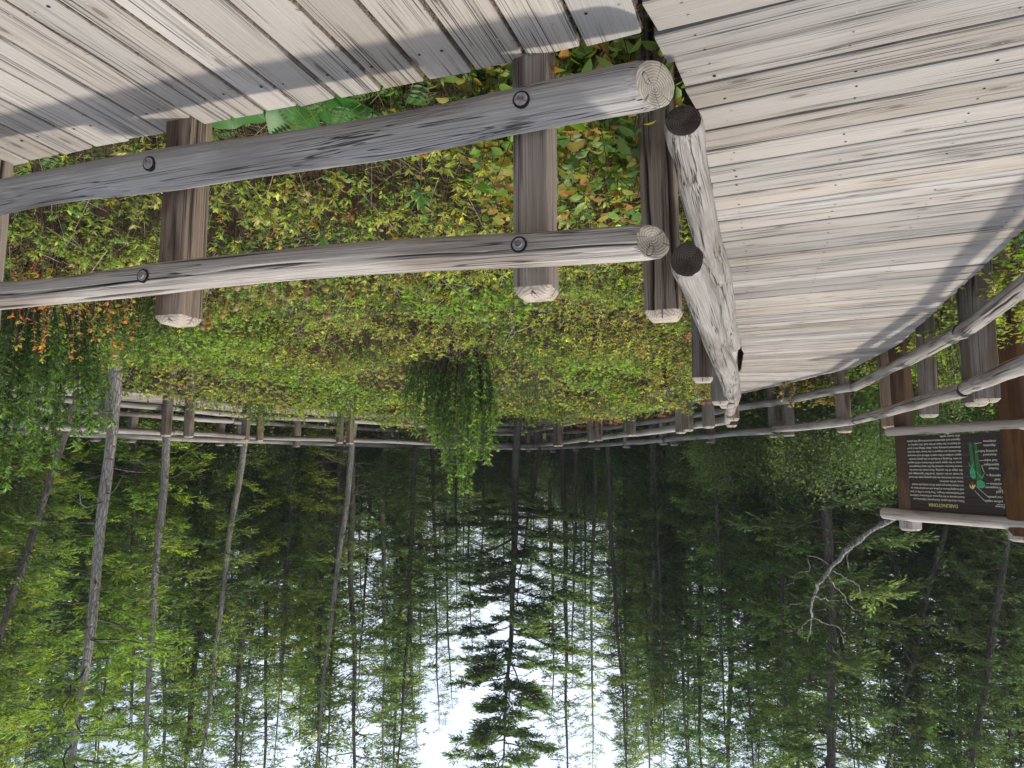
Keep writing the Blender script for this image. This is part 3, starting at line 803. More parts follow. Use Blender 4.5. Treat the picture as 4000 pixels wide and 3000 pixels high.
tag(g.obj('leaf_windows', [P_DARK], panel, False), kind='stuff')
t_ = np.linspace(0, 1, 16)
stroke('flower_stem', [(.262, .88), (.266, .6), (.264, .40), (.266, .31), (.276, .275), (.290, .272), (.300, .30), (.302, .315)], .007, P_DARK)
for pts in ([(.300, .31), (.286, .335), (.278, .37), (.294, .35)], [(.303, .31), (.297, .345), (.300, .385), (.310, .345)], [(.306, .31), (.318, .345), (.333, .375), (.326, .33)]):
    flat('yellow_sepal', pts, P_YELLOW, .004)
flat('red_petal', ell(.304, .385, .016, .014), P_RED, .0044)
for pts in ([(.205, .182), (.268, .268), (.285, .295)], [(.165, .225), (.250, .325), (.280, .36)], [(.148, .385), (.172, .385)], [(.150, .478), (.166, .495)], [(.184, .604), (.206, .604), (.186, .52)][::-1],
            [(.178, .662), (.222, .662)], [(.232, .770), (.252, .765)], [(.188, .878), (.250, .868)]):
    stroke('pointer_line', pts, .005, P_WHITE)
for u0, u1, v in ((.020, .090, .140), (.026, .072, .31)):
    stroke('underline', [(u0, v), ((u0 + u1) / 2, v), (u1, v)], .005, P_CREAM)
def sign_pole(name, a, b, r0, r1, seed, mat, sq=False, nl=24):
    a3 = SIGNM @ Vector(a); b3 = SIGNM @ Vector(b); L = (b3 - a3).length
    g = log_geo(L, r0, r1, seed, 28, nl, square=sq, bumpy=.05)
    mx = Matrix.Translation(a3) @ Matrix.Rotation(math.atan2(sx[1], sx[0]), 4, 'Z') if sq else frame_z(a3, b3)
    return part(name, g.mesh(name, [mat, MAT_END_DARK, MAT_END_PALE]), sign, mx)
sign_pole('post', (-.16, -SZ - .6, -.06), (-.16, SH + .26, -.06), .15, .145, 301, MAT_SIGNPOST, True)
sign_pole('post', (SW + .05, -SZ - .6, -.09), (SW + .05, SH + .22, -.09), .115, .11, 302, MAT_SIGNPOST, True)
sign_pole('crossbar', (-.75, SH + .075, .02), (SW + .42, SH + .065, .02), .075, .085, 303, MAT_PALE)
sign_pole('crossbar', (-.42, -.085, .05), (SW + .22, -.075, .05), .072, .066, 304, MAT_PALE)
# bleached tops of the two posts show above the crossbar
for x, zz in ((-.16, -.06), (SW + .05, -.09)):
    sign_pole('post_top', (x, SH + .16, zz), (x, SH + .30, zz), .153 if x < 0 else .118, .15 if x < 0 else .114, 305, MAT_PALE, True, 6)

# ------------------------------------------------------------------ ground
g = Geo()
xs = np.concatenate([-np.geomspace(14, 600, 14)[::-1], np.linspace(-13, 15, 71), np.geomspace(16, 600, 14)])
ys = np.concatenate([-np.geomspace(3, 600, 10)[::-1], np.linspace(-2, 36, 96), np.geomspace(37, 600, 14)])
XX, YY = np.meshgrid(xs, ys)
ZZ = -.80 + .16 * vnoise(XX, YY, 3, 1.3) + .06 * vnoise(XX, YY, 4, 4.0)
nx = len(xs)
i = np.arange(len(ys) - 1)[:, None] * nx; j = np.arange(nx - 1)[None]
g.add(np.stack([XX, YY, ZZ], -1).reshape(-1, 3), None, np.stack([i + j, i + j + 1, i + nx + j + 1, i + nx + j], -1).reshape(-1, 4))
tag(g.obj('ground', [MAT_PEAT]), 'dark peaty ground under the bog plants and forest', kind='structure')

MID = (ST[:, 0] + ST[:, 1]) / 2
def seg_dist(P, A, B):
    d = B - A; t = np.clip(((P - A) @ d) / (d @ d), 0, 1); return np.linalg.norm(P - (A + t[:, None] * d), axis=1)
def line_dist(P, Q):
    return np.min([seg_dist(P, np.asarray(Q[k], float), np.asarray(Q[k + 1], float)) for k in range(len(Q) - 1)], axis=0)
def plat_dist(P):
    """distance beyond the far edge of the near platform (positive outside)"""
    yy = np.interp(P[:, 0], FE[:, 0], FE[:, 1]); return (P[:, 1] - yy) * .93
def free(P, m=.0):
    return (line_dist(P, MID) > 1.02 + m) & ((plat_dist(P) > .03 + m) | (P[:, 0] < -.45))

IPa = np.array(IP)
def inside_bog(P):
    poly = np.concatenate([IPa, [(5.5, 4.9), (-.4, 2.6)]])
    x, y = P[:, 0], P[:, 1]; c = np.zeros(len(P), bool)
    for k in range(len(poly)):
        a, b = poly[k], poly[k - 1]
        cond = ((a[1] > y) != (b[1] > y)) & (x < (b[0] - a[0]) * (y - a[1]) / (b[1] - a[1] + 1e-12) + a[0]); c ^= cond
    return c

def top_z(P):
    x, y = P[:, 0], P[:, 1]
    h = -.16 + .34 * (vnoise(x, y, 1, .9) - .5) + .26 * (vnoise(x, y, 2, 2.4) - .5)
    pd = plat_dist(P); h -= .34 * np.exp(-np.clip(pd, 0, 9) / .7)
    di = line_dist(P, IPa[:12]); h += .42 * np.exp(-(di / 1.3) ** 2) * np.clip((y - 6.5) / 4, 0, 1)
    h += (.25 + .22 * np.clip(x / 3, 0, 1)) * np.clip((y - 11) / 5, 0, 1)
    return h
def ground_z(P): return -.80 + .16 * vnoise(P[:, 0], P[:, 1], 3, 1.3) + .06 * vnoise(P[:, 0], P[:, 1], 4, 4.0)

# the widest region the bog plants cover, thinned out with distance
GREENS = np.array([(.085, .150, .020), (.130, .190, .026), (.185, .225, .034), (.245, .245, .045), (.050, .100, .018)])
AUTUMN = np.array([(.30, .235, .040), (.32, .16, .03), (.20, .085, .03), (.26, .20, .10)])
def leaf_tint(n, P, yel=.0, seed=5):
    v = vnoise(P[:, 0], P[:, 1], seed, .8); k = np.clip((v * 4.2 + rng.normal(0, .9, n)), 0, 3.99).astype(int)
    T = GREENS[k].copy()
    a = rng.random(n) < (.05 + yel + .10 * (vnoise(P[:, 0], P[:, 1], seed + 3, 1.1) > .66))
    T[a] = AUTUMN[rng.choice(4, a.sum(), p=[.5, .25, .1, .15])]
    return T * np.exp(rng.normal(0, .33, (n, 1)))

def tufts(g, gs, P, z, nl, ll, lw, fine, tiers=2, tint=None, stem=True):
    """Whorled leaf tufts on thin stems (labrador tea habit)."""
    n = len(P)
    lean = rng.normal(0, .16, (n, 2))
    tip = np.concatenate([P, z[:, None]], 1)
    basez = np.maximum(ground_z(P), z - rng.uniform(.3, .6, n))
    base = np.concatenate([P - lean * (z - basez)[:, None], basez[:, None]], 1)
    axis = nrm(tip - base)
    if stem: add_sticks(gs, base, tip, .0035, .002, np.array([[.11, .065, .04]]) * rng.uniform(.4, 1.6, (n, 1)))
    T0 = leaf_tint(n, P) if tint is None else tint
    for t in range(tiers):
        for k in range(nl):
            th = k * 2.39996 + rng.uniform(0, .7, n) + t * 1.1 + P[:, 0] * 50
            el = rng.uniform(.15, 1.05, n) if t == 0 else rng.uniform(-.25, .65, n)
            d = np.stack([np.cos(th) * np.cos(el), np.sin(th) * np.cos(el), np.sin(el)], 1) + axis * .25
            back = axis * (t * .045 + rng.random((n, 1)) * .022)
            nn = np.stack([-np.cos(th) * np.sin(el), -np.sin(th) * np.sin(el), np.cos(el)], 1) + rng.normal(0, .22, (n, 3))
            keep = rng.random(n) < (.95 if t == 0 else .75)
            L = ll * rng.uniform(.6, 1.2, n) * (1 if t == 0 else .95); W = L * lw * rng.uniform(.8, 1.2, n)
            tn = T0 * np.exp(rng.normal(.05, .3, (n, 1)))
            if t > 0: 
                o = rng.random(n) < .07; tn[o] = AUTUMN[rng.integers(0, 4, o.sum())] * .9
            add_leaves(g, (tip - back)[keep], d[keep], nn[keep], L[keep], W[keep], tn[keep], fine, .16, .12)

def scatter(n, x0, x1, y0, y1):
    return np.stack([rng.uniform(x0, x1, n), rng.uniform(y0, y1, n)], 1)
def view_cut(P, m=1.2):
    return np.abs(P[:, 0]) < np.abs(P[:, 1]) * .74 + m

g, gs = Geo(), Geo()
P = scatter(5200, -3, 6, 2.6, 7.0); P = P[free(P, .02) & inside_bog(P) & view_cut(P)]
dens = np.clip(plat_dist(P) / 1.1, .18, 1); P = P[rng.random(len(P)) < dens]
tufts(g, gs, P, top_z(P) - rng.random(len(P)) ** 2 * .32, 7, .056, .36, True, 2)
P = scatter(12000, -5, 9, 7.0, 13); P = P[free(P) & inside_bog(P) & view_cut(P)]
tufts(g, gs, P, top_z(P) - rng.random(len(P)) ** 1.6 * .36, 6, .056, .36, False, 2)
P = scatter(17000, -5, 14, 13, 27); P = P[free(P) & inside_bog(P) & view_cut(P)]
tufts(g, gs, P, top_z(P) - rng.random(len(P)) ** 1.6 * .30, 8, .066, .40, False, 1)
# to the left of the loop, outside the outer railing, and beyond the far walkway
P = scatter(9000, -14, -2.5, 2.5, 17); P = P[free(P, .12) & ~inside_bog(P) & (P[:, 0] < np.interp(P[:, 1], [p[1] for p in OP[:9]], [p[0] for p in OP[:9]]) - .05)]
tufts(g, gs, P, top_z(P) + .12 - rng.random(len(P)) ** 2 * .4, 7, .060, .55, False, 2)
P = scatter(9000, -12, 17, 15, 36); P = P[free(P, .15) & ~inside_bog(P)]
tufts(g, gs, P, top_z(P) + .30 - rng.random(len(P)) * .5, 7, .075, .5, False, 1)
print('bog tris', sum(len(a) for a in g.f3) + 2 * sum(len(a) for a in g.f4))
tag(g.obj('bog_shrub_leaves', [MAT_LEAF]), 'dense knee high green and yellow bog shrubs covering the ground inside the railings', kind='stuff')
tag(gs.obj('bog_shrub_stems', [MAT_TWIG]), 'thin brown stems under the low bog shrubs', kind='stuff')

# broad-leaved sprigs mixed in near the deck, along the inner railing, and lime green vine-like leaves
g, gs = Geo(), Geo()
def broad(g, gs, P, z, nl, ll, lw, tints, fine, spread=.16, stemlen=.35):
    n = len(P); tip = np.concatenate([P, z[:, None]], 1)
    lean = rng.normal(0, .35, (n, 2)); base = tip - np.concatenate([lean * stemlen, np.full((n, 1), stemlen)], 1)
    add_sticks(gs, base, tip, .003, .0018, np.array([[.14, .09, .05]]) * rng.uniform(.5, 1.4, (n, 1)))
    for k in range(nl):
        f = rng.random((n, 1)) ** .7; p = base * (1 - f) + tip * f
        th = rng.uniform(0, 2 * PI, n); el = rng.uniform(-.35, .55, n)
        d = np.stack([np.cos(th) * np.cos(el), np.sin(th) * np.cos(el), np.sin(el)], 1)
        nn = np.array([0, 0, 1.0]) + rng.normal(0, .45, (n, 3))
        L = ll * rng.uniform(.55, 1.2, n)
        add_leaves(g, p + d * .012, d, nn, L, L * lw, tints[rng.integers(0, len(tints), n)] * rng.uniform(.7, 1.25, (n, 1)), fine, .12, .18)
SALAL = np.array([(.085, .19, .020), (.12, .24, .022), (.16, .26, .03), (.06, .13, .018), (.28, .24, .03), (.13, .21, .03)])
P = scatter(420, -1.2, 4.2, 2.7, 5.2); P = P[free(P, .02) & inside_bog(P)]; w = np.exp(-np.abs(P[:, 0] + .15) / .9) + .12; P = P[rng.random(len(P)) < w]
broad(g, gs, P, top_z(P) + rng.uniform(-.15, .22, len(P)), 9, .072, .58, SALAL, True)
P = scatter(520, -.80, .25, 2.72, 4.3); P = P[free(P, .01)]; P = P[rng.random(len(P)) < .5]
broad(g, gs, P, rng.uniform(-.35, .30, len(P)), 8, .085, .6, np.concatenate([SALAL, AUTUMN[:2]]), True)
P = scatter(5200, -4.5, 1, 6, 20); P = P[free(P) & inside_bog(P)]; di = line_dist(P, IPa[:12]); P = P[rng.random(len(P)) < np.exp(-(di / 1.5) ** 2)]
broad(g, gs, P, top_z(P) + rng.uniform(-.25, .10, len(P)), 9, .060, .6, np.concatenate([SALAL, SALAL, AUTUMN[:1]]), False)
LIME = np.array([(.17, .30, .025), (.20, .33, .03), (.14, .25, .025)])
P = scatter(9000, -3, 9, 6, 16); P = P[free(P) & inside_bog(P)]; v = vnoise(P[:, 0], P[:, 1], 11, .55); P = P[(v > .70) & (rng.random(len(P)) < .55)]
broad(g, gs, P, top_z(P) + rng.uniform(-.05, .14, len(P)), 6, .075, .8, LIME, False, stemlen=.25)
P = scatter(2600, -12, -3, 4, 16); P = P[free(P, .15) & ~inside_bog(P) & (P[:, 0] < np.interp(P[:, 1], [p[1] for p in OP[:9]], [p[0] for p in OP[:9]]) - .1)]
broad(g, gs, P, top_z(P) + rng.uniform(-.1, .45, len(P)), 9, .075, .6, np.concatenate([SALAL, SALAL, LIME, AUTUMN[:1]]), False)
tag(g.obj('broadleaf_undergrowth', [MAT_LEAF]), 'glossy broad green and yellowing leaves rising among the bog shrubs and along the railings', kind='stuff')
# dry stalks, dead twigs and straw
P = scatter(9500, -3, 10, 2.7, 17); P = P[free(P, .02) & inside_bog(P)]; n = len(P)
z1 = top_z(P) + rng.uniform(-.30, .16, n); d = nrm(np.concatenate([rng.normal(0, .5, (n, 2)), rng.uniform(.2, 1, (n, 1))], 1))
tip = np.concatenate([P, z1[:, None]], 1)
cl = np.array([(.34, .27, .16), (.22, .14, .09), (.42, .37, .30), (.13, .08, .055)])[rng.integers(0, 4, n)] * rng.uniform(.6, 1.2, (n, 1))
add_sticks(gs, tip - d * rng.uniform(.12, .5, (n, 1)), tip, .0028, .0012, cl)
P = scatter(2600, -1, 4.4, 2.6, 4.8); P = P[free(P, .0)]; n = len(P); z1 = ground_z(P) + rng.uniform(.1, .45, n)
d = nrm(np.concatenate([rng.normal(0, .8, (n, 2)), rng.uniform(.1, .8, (n, 1))], 1)); tip = np.concatenate([P, z1[:, None]], 1)
add_sticks(gs, tip - d * rng.uniform(.1, .35, (n, 1)), tip, .0018, .0008, np.array([[.33, .27, .13]]) * rng.uniform(.5, 1.2, (n, 1)))
tag(gs.obj('dry_stalks', [MAT_TWIG]), 'tan dry stalks and dead twigs tangled among the bog shrubs', kind='stuff')
# pink flower-like fruiting sprays along the inner railing
g = Geo(); P = scatter(900, -4.4, 1.5, 7, 20); P = P[free(P) & inside_bog(P)]; di = line_dist(P, IPa[:12]); P = P[(rng.random(len(P)) < np.exp(-(di / 1.1) ** 2))]
for p, z in zip(P, top_z(P)):
    k = rng.integers(7, 14); q = np.array([p[0], p[1], z + .06]) + np.c_[np.linspace(0, 1, k)[:, None] * rng.normal(0, .1, (1, 2)) + rng.normal(0, .012, (k, 2)), rng.normal(0, .012, k) + np.linspace(0, .03, k)]
    add_leaves(g, q, rng.normal(0, 1, (k, 3)), rng.normal(0, 1, (k, 3)), .024, .017, np.array([[.50, .15, .11]]) * rng.uniform(.7, 1.2, (k, 1)))
tag(g.obj('pink_fruit_sprays', [MAT_LEAF]), 'small pink fruiting sprays on the bushes beside the inner railing', kind='stuff')

# ------------------------------------------------------------------ thin haze volume, added to lift the dark forest tones
m = M('added_haze'); vol = m.n('VolumePrincipled'); vol.inputs['Color'].default_value = (.93, .96, 1.0, 1); vol.inputs['Density'].default_value = .0006; vol.inputs['Anisotropy'].default_value = .25
m.link(vol.outputs[0], m.out.inputs['Volume'])
g = Geo(); V = [(x, y, z) for x in (-640, 640) for y in (-640, 640) for z in (-2.2, 24)]
g.add(V, None, [[0, 1, 3, 2], [4, 6, 7, 5], [0, 4, 5, 1], [2, 3, 7, 6], [1, 5, 7, 3], [0, 2, 6, 4]])
tag(g.obj('haze', [m.m], None, False), 'faint pale haze in the air of the clearing, added to lift the dark forest', kind='stuff')

# ------------------------------------------------------------------ single plants
def frond(g, base, head, length, up, n=24, wide=.055, col=(.05, .12, .02)):
    """One fern frond: arched rachis with paired leaflets."""
    t = np.linspace(0, 1, n); hx, hy = math.cos(head), math.sin(head)
    r = length * (t * .85); z = up * np.sin(t * 2.2) * length
    pts = np.stack([base[0] + hx * r, base[1] + hy * r, base[2] + z], 1)
    add_tube(g, pts, np.linspace(.003, .0008, n), 3, (.10, .09, .03), 0)
    T = nrm(np.gradient(pts, axis=0)); S = np.array([-hy, hx, 0])
    for s in (-1, 1):
        d = S * s + T * .35
        L = wide * np.sin(np.clip(t * .93 + .12, 0, 1) * PI) ** .7
        nn = np.cross(d, T) * s; nn = np.where(nn[:, 2:3] < 0, -nn, nn)
        add_leaves(g, pts[2:], d[2:], nn[2:], L[2:], np.full(n - 2, length / n * .95), np.array([col]) * rng.uniform(.8, 1.2, (n - 2, 1)), False, .05, .15)
FERN = [(.62, 3.28), (.98, 3.42), (.30, 3.20), (1.22, 3.50), (1.02, 3.95), (2.25, 3.85), (2.55, 3.98), (2.05, 4.05), (.80, 3.60), (3.1, 4.25), (.5, 3.55), (2.75, 4.3)]
FLAB = ['deer fern with dark green fronds just past the deck edge, left of the skunk cabbage', 'small deer fern beside the broad skunk cabbage leaves']
for k, (x, y) in enumerate(FERN):
    f = empty('fern', (x, y, float(ground_z(np.array([[x, y]]))[0])))
    tag(f, 'dark green deer fern with arching fronds under the lower rail', 'fern', 'ferns along the deck edge')
    for j in range(random.randint(5, 8)):
        g = Geo(); frond(g, (0, 0, .02), j * 2 * PI / 7 + random.uniform(-.4, .4), random.uniform(.34, .58), random.uniform(.55, .95), col=random.choice([(.045, .12, .02), (.07, .15, .025), (.06, .13, .02), (.14, .12, .03)]))
        g.obj('frond', [MAT_LEAF], f)

def big_leaf(g, base, d, L, W, col, curl=.25, n=9, m_=9, ripple=.02):
    """A large veined leaf blade as a curved grid."""
    d = np.array(d, float); dh = nrm(d); s = nrm(np.cross(dh, [0, 0, 1.])); nn = np.cross(s, dh)
    V = []
    for a in range(n):
        t = a / (n - 1); w = W * (math.sin(PI * min(1, t * .92 + .04) ** .8) ** .75) * .5
        for b in range(m_):
            q = (b / (m_ - 1) - .5) * 2
            V.append(np.array(base) + dh * L * t + s * w * q + nn * (-curl * L * t * t + .25 * w * q * q + ripple * math.sin(t * 16 + abs(q) * 3) * abs(q)))
    i = np.arange(n - 1)[:, None] * m_; j = np.arange(m_ - 1)[None]
    F = np.stack([i + j, i + j + 1, i + m_ + j + 1, i + m_ + j], -1).reshape(-1, 4)
    tn = np.tile(np.array(col), (n * m_, 1)) * rng.uniform(.88, 1.12, (n * m_, 1)); 
    tn.reshape(n, m_, 3)[:, m_ // 2] *= 1.5
    g.add(V, None, F, tn)
def cabbage(x, y, specs, label):
    z = float(ground_z(np.array([[x, y]]))[0]); o = empty('skunk_cabbage', (x, y, z)); tag(o, label, 'plant', 'skunk cabbages by the decks')
    for (head, el, L, W, st) in specs:
        g = Geo(); d = (math.cos(head) * math.cos(el), math.sin(head) * math.cos(el), math.sin(el)); b = (math.cos(head) * .05, math.sin(head) * .05, st)
        add_tube(g, [(0, 0, 0), (b[0] * .4, b[1] * .4, st * .6), b], [.014, .011, .008], 6, (.10, .19, .04)); big_leaf(g, b, d, L, W, (.045, .16, .022))
        g.obj('leaf', [MAT_LEAF], o)
cabbage(1.22, 3.72, [(2.9, .45, .62, .34, .26), (3.9, .65, .50, .32, .26), (5.4, .6, .55, .34, .24), (.1, .5, .6, .34, .25), (1.4, .9, .55, .30, .2), (4.6, .75, .46, .30, .28)], 'skunk cabbage with big smooth green leaves showing past the deck edge beside a post')
cabbage(-.38, 3.55, [(2.6, 1.2, .5, .2, .2), (.6, 1.1, .45, .19, .2), (4.4, 1.25, .42, .18, .25)], 'dark upright skunk cabbage behind the corner post of the railing')
cabbage(-4.75, 5.9, [(k * 1.1, .6, .5, .24, .2) for k in range(6)], 'skunk cabbage with bright broad leaves outside the outer railing')

# upright leafy sprigs standing above the bog plants
for k, (x, y, h) in enumerate([(.72, 3.75, .55), (1.02, 3.45, .42), (.55, 4.25, .62), (2.2, 6.3, .6), (1.5, 5.6, .55)]):
    z = float(ground_z(np.array([[x, y]]))[0]); o = empty('leafy_sprig', (x, y, z))
    tag(o, 'upright sprig with a whorl of long green leaves standing above the bog shrubs', 'plant', 'upright sprigs among the bog shrubs')
    g = Geo(); add_tube(g, [(0, 0, 0), (.01, .01, h * .5), (.015, 0, h)], [.006, .005, .004], 5, (.20, .15, .11)); g.obj('stem', [MAT_TWIG], o)
    g = Geo(); n = 16; th = np.arange(n) * 2.4; el = np.linspace(-.2, 1.25, n); d = np.stack([np.cos(th) * np.cos(el), np.sin(th) * np.cos(el), np.sin(el)], 1)
    add_leaves(g, np.array([(.015, 0, h - .05 + .05 * i / n) for i in range(n)]), d, np.stack([-np.cos(th) * np.sin(el), -np.sin(th) * np.sin(el), np.cos(el)], 1), rng.uniform(.09, .14, n), .030, np.array([[.06, .15, .03]]) * rng.uniform(.8, 1.2, (n, 1)), True, .12, .1)
    g.obj('leaves', [MAT_LEAF], o)

# hooded pitcher plants, browned and leaning, in the open patch of the bog
for k in range(26):
    x, y = random.gauss(2.75, .55), random.gauss(7.6, .55)
    zt = float(top_z(np.array([[x, y]]))[0]) + random.uniform(-.10, .08); h = .36
    o = empty('pitcher_plant', (x, y, zt - h), (random.gauss(0, .22), random.gauss(0, .22), random.uniform(0, 6.28)))
    tag(o, 'browned hooded pitcher plant in the open patch of the bog', 'plant', 'pitcher plants in the bog')
    c = random.choice([(.30, .22, .06), (.34, .24, .13), (.26, .15, .09), (.20, .20, .05)])
    g = Geo(); t = np.linspace(0, 1, 7); add_tube(g, np.stack([.02 * t, 0 * t, h * .86 * t], 1), .008 + .020 * t, 8, c); g.obj('tube', [MAT_LEAF], o)
    g = Geo(); a = np.linspace(-.5, 2.5, 7); add_tube(g, np.stack([.02 + .032 - .032 * np.cos(a), 0 * a, h * .86 + .030 * np.sin(a)], 1), [.024, .034, .037, .036, .032, .024, .012], 9, c)
    for s in (-1, 1): big_leaf(g, (.075, 0, h * .84), (.6, s * .35, -1), .065, .022, (.30, .13, .06), n=4, m_=3)
    g.obj('hood', [MAT_LEAF], o)

def bush(name, x, y, zb, h, w, nshoot, ll, lw, cols, label, per=34, seed=0, lean=.25, top=None, group=None):
    """A shrub of upright leafy shoots (wax myrtle habit)."""
    rs = np.random.default_rng(900 + seed); o = empty(name, (x, y, zb)); tag(o, label, 'shrub', group)
    gw, gl = Geo(), Geo()
    for k in range(nshoot):
        th = rs.uniform(0, 2 * PI); r = math.sqrt(rs.random()) * w / 2; hh = h * (rs.uniform(.45, 1.0)) * (1 - .35 * (r / (w / 2)) ** 2)
        b = np.array([math.cos(th) * r * .35, math.sin(th) * r * .35, 0]); m1 = np.array([math.cos(th) * r * .9, math.sin(th) * r * .9, hh * .55]); tp = np.array([math.cos(th) * r + rs.normal(0, .05), math.sin(th) * r + rs.normal(0, .05), hh])
        pts = smooth_path([b, m1, tp], 8); add_tube(gw, pts, np.linspace(.009, .002, 8), 4, np.array((.12, .09, .065)) * rs.uniform(.6, 1.2))
        n = int(per * hh / h) + 8; f = rs.uniform(.28, 1, n) ** .8; f[:6] = .97
        p = np.stack([np.interp(f, np.linspace(0, 1, 8), pts[:, c]) for c in range(3)], 1)
        tx = nrm(np.gradient(pts, axis=0)); ax = np.stack([np.interp(f, np.linspace(0, 1, 8), tx[:, c]) for c in range(3)], 1)
        t2 = rs.uniform(0, 2 * PI, n); el = rs.uniform(.1, .9, n); d = np.stack([np.cos(t2) * np.cos(el), np.sin(t2) * np.cos(el), np.sin(el)], 1) + ax * .3
        nn = np.array([0, 0, 1.]) + rs.normal(0, .35, (n, 3)) - d * .3
        L = ll * rs.uniform(.6, 1.15, n); cc = np.array(cols)[rs.integers(0, len(cols), n)] * rs.uniform(.75, 1.2, (n, 1))
        tipy = (f > .9)[:, None]; cc = np.where(tipy & (rs.random((n, 1)) < .6), cc * [1.7, 1.5, 1.1], cc)
        add_leaves(gl, p, d, nn, L, L * lw, cc, False, .15, .12)
    gw.obj('stems', [MAT_TWIG], o); gl.obj('foliage', [MAT_SHRUB], o)
    return o
DARKG = [(.060, .145, .030), (.080, .175, .034), (.105, .200, .042), (.050, .115, .028)]
bush('wax_myrtle', .82, 12.0, -.7, 2.95, 1.30, 120, .10, .32, DARKG, 'dark evergreen bush with upright shoots standing alone in the middle of the bog', 95, 1)
bush('wax_myrtle', 1.45, 12.2, -.7, 2.0, .9, 46, .09, .30, DARKG, 'lower side bush leaning against the tall dark evergreen in the middle of the bog', 80, 2)
bush('wax_myrtle', 5.55, 8.1, -.7, 2.85, 1.75, 160, .09, .30, DARKG, 'big dark evergreen bush beside the pale tree trunk at the right end of the bog', 95, 3)
bush('wax_myrtle', 4.5, 8.5, -.7, 1.4, 1.1, 60, .085, .30, DARKG + [(.10, .15, .03)], 'knee high dark bush at the foot of the big evergreen bush', 60, 4)
bush('wax_myrtle', 4.2, 17.8, -.7, 1.75, 1.0, 50, .075, .3, DARKG, 'small dark bush in front of the far railing between its two post pairs', 34, 5)
bush('wax_myrtle', 6.0, 17.2, -.7, 1.55, .8, 40, .075, .3, DARKG, 'small leafy bush in front of the far railing near the pale trunk', 34, 6)
bush('wax_myrtle', -.3, 14.5, -.6, 1.75, 1.3, 34, .07, .3, DARKG + [(.10, .17, .03)], 'loose thin bush with a few tall shoots before the inner railing', 34, 7)
bush('red_huckleberry', 4.42, 7.0, -.75, 1.5, 1.3, 60, .046, .45, [(.50, .06, .03), (.46, .09, .04), (.25, .22, .05), (.13, .19, .04), (.20, .20, .05), (.40, .12, .04)], 'shrub turned bright orange red beside the big evergreen bush', 40, 8)
bush('sapling', -6.1, 10.1, -.6, 2.1, .7, 26, .06, .3, [(.06, .12, .045), (.08, .14, .05), (.10, .18, .04)], 'young grey green sapling touching the lower corner of the sign', 34, 9)
bush('azalea', -5.9, 14.2, -.6, 1.15, 1.6, 70, .085, .5, [(.30, .20, .10), (.34, .16, .09), (.25, .20, .06), (.08, .15, .03)], 'autumn coloured shrub with tan pink leaves behind the outer railing', 30, 10)

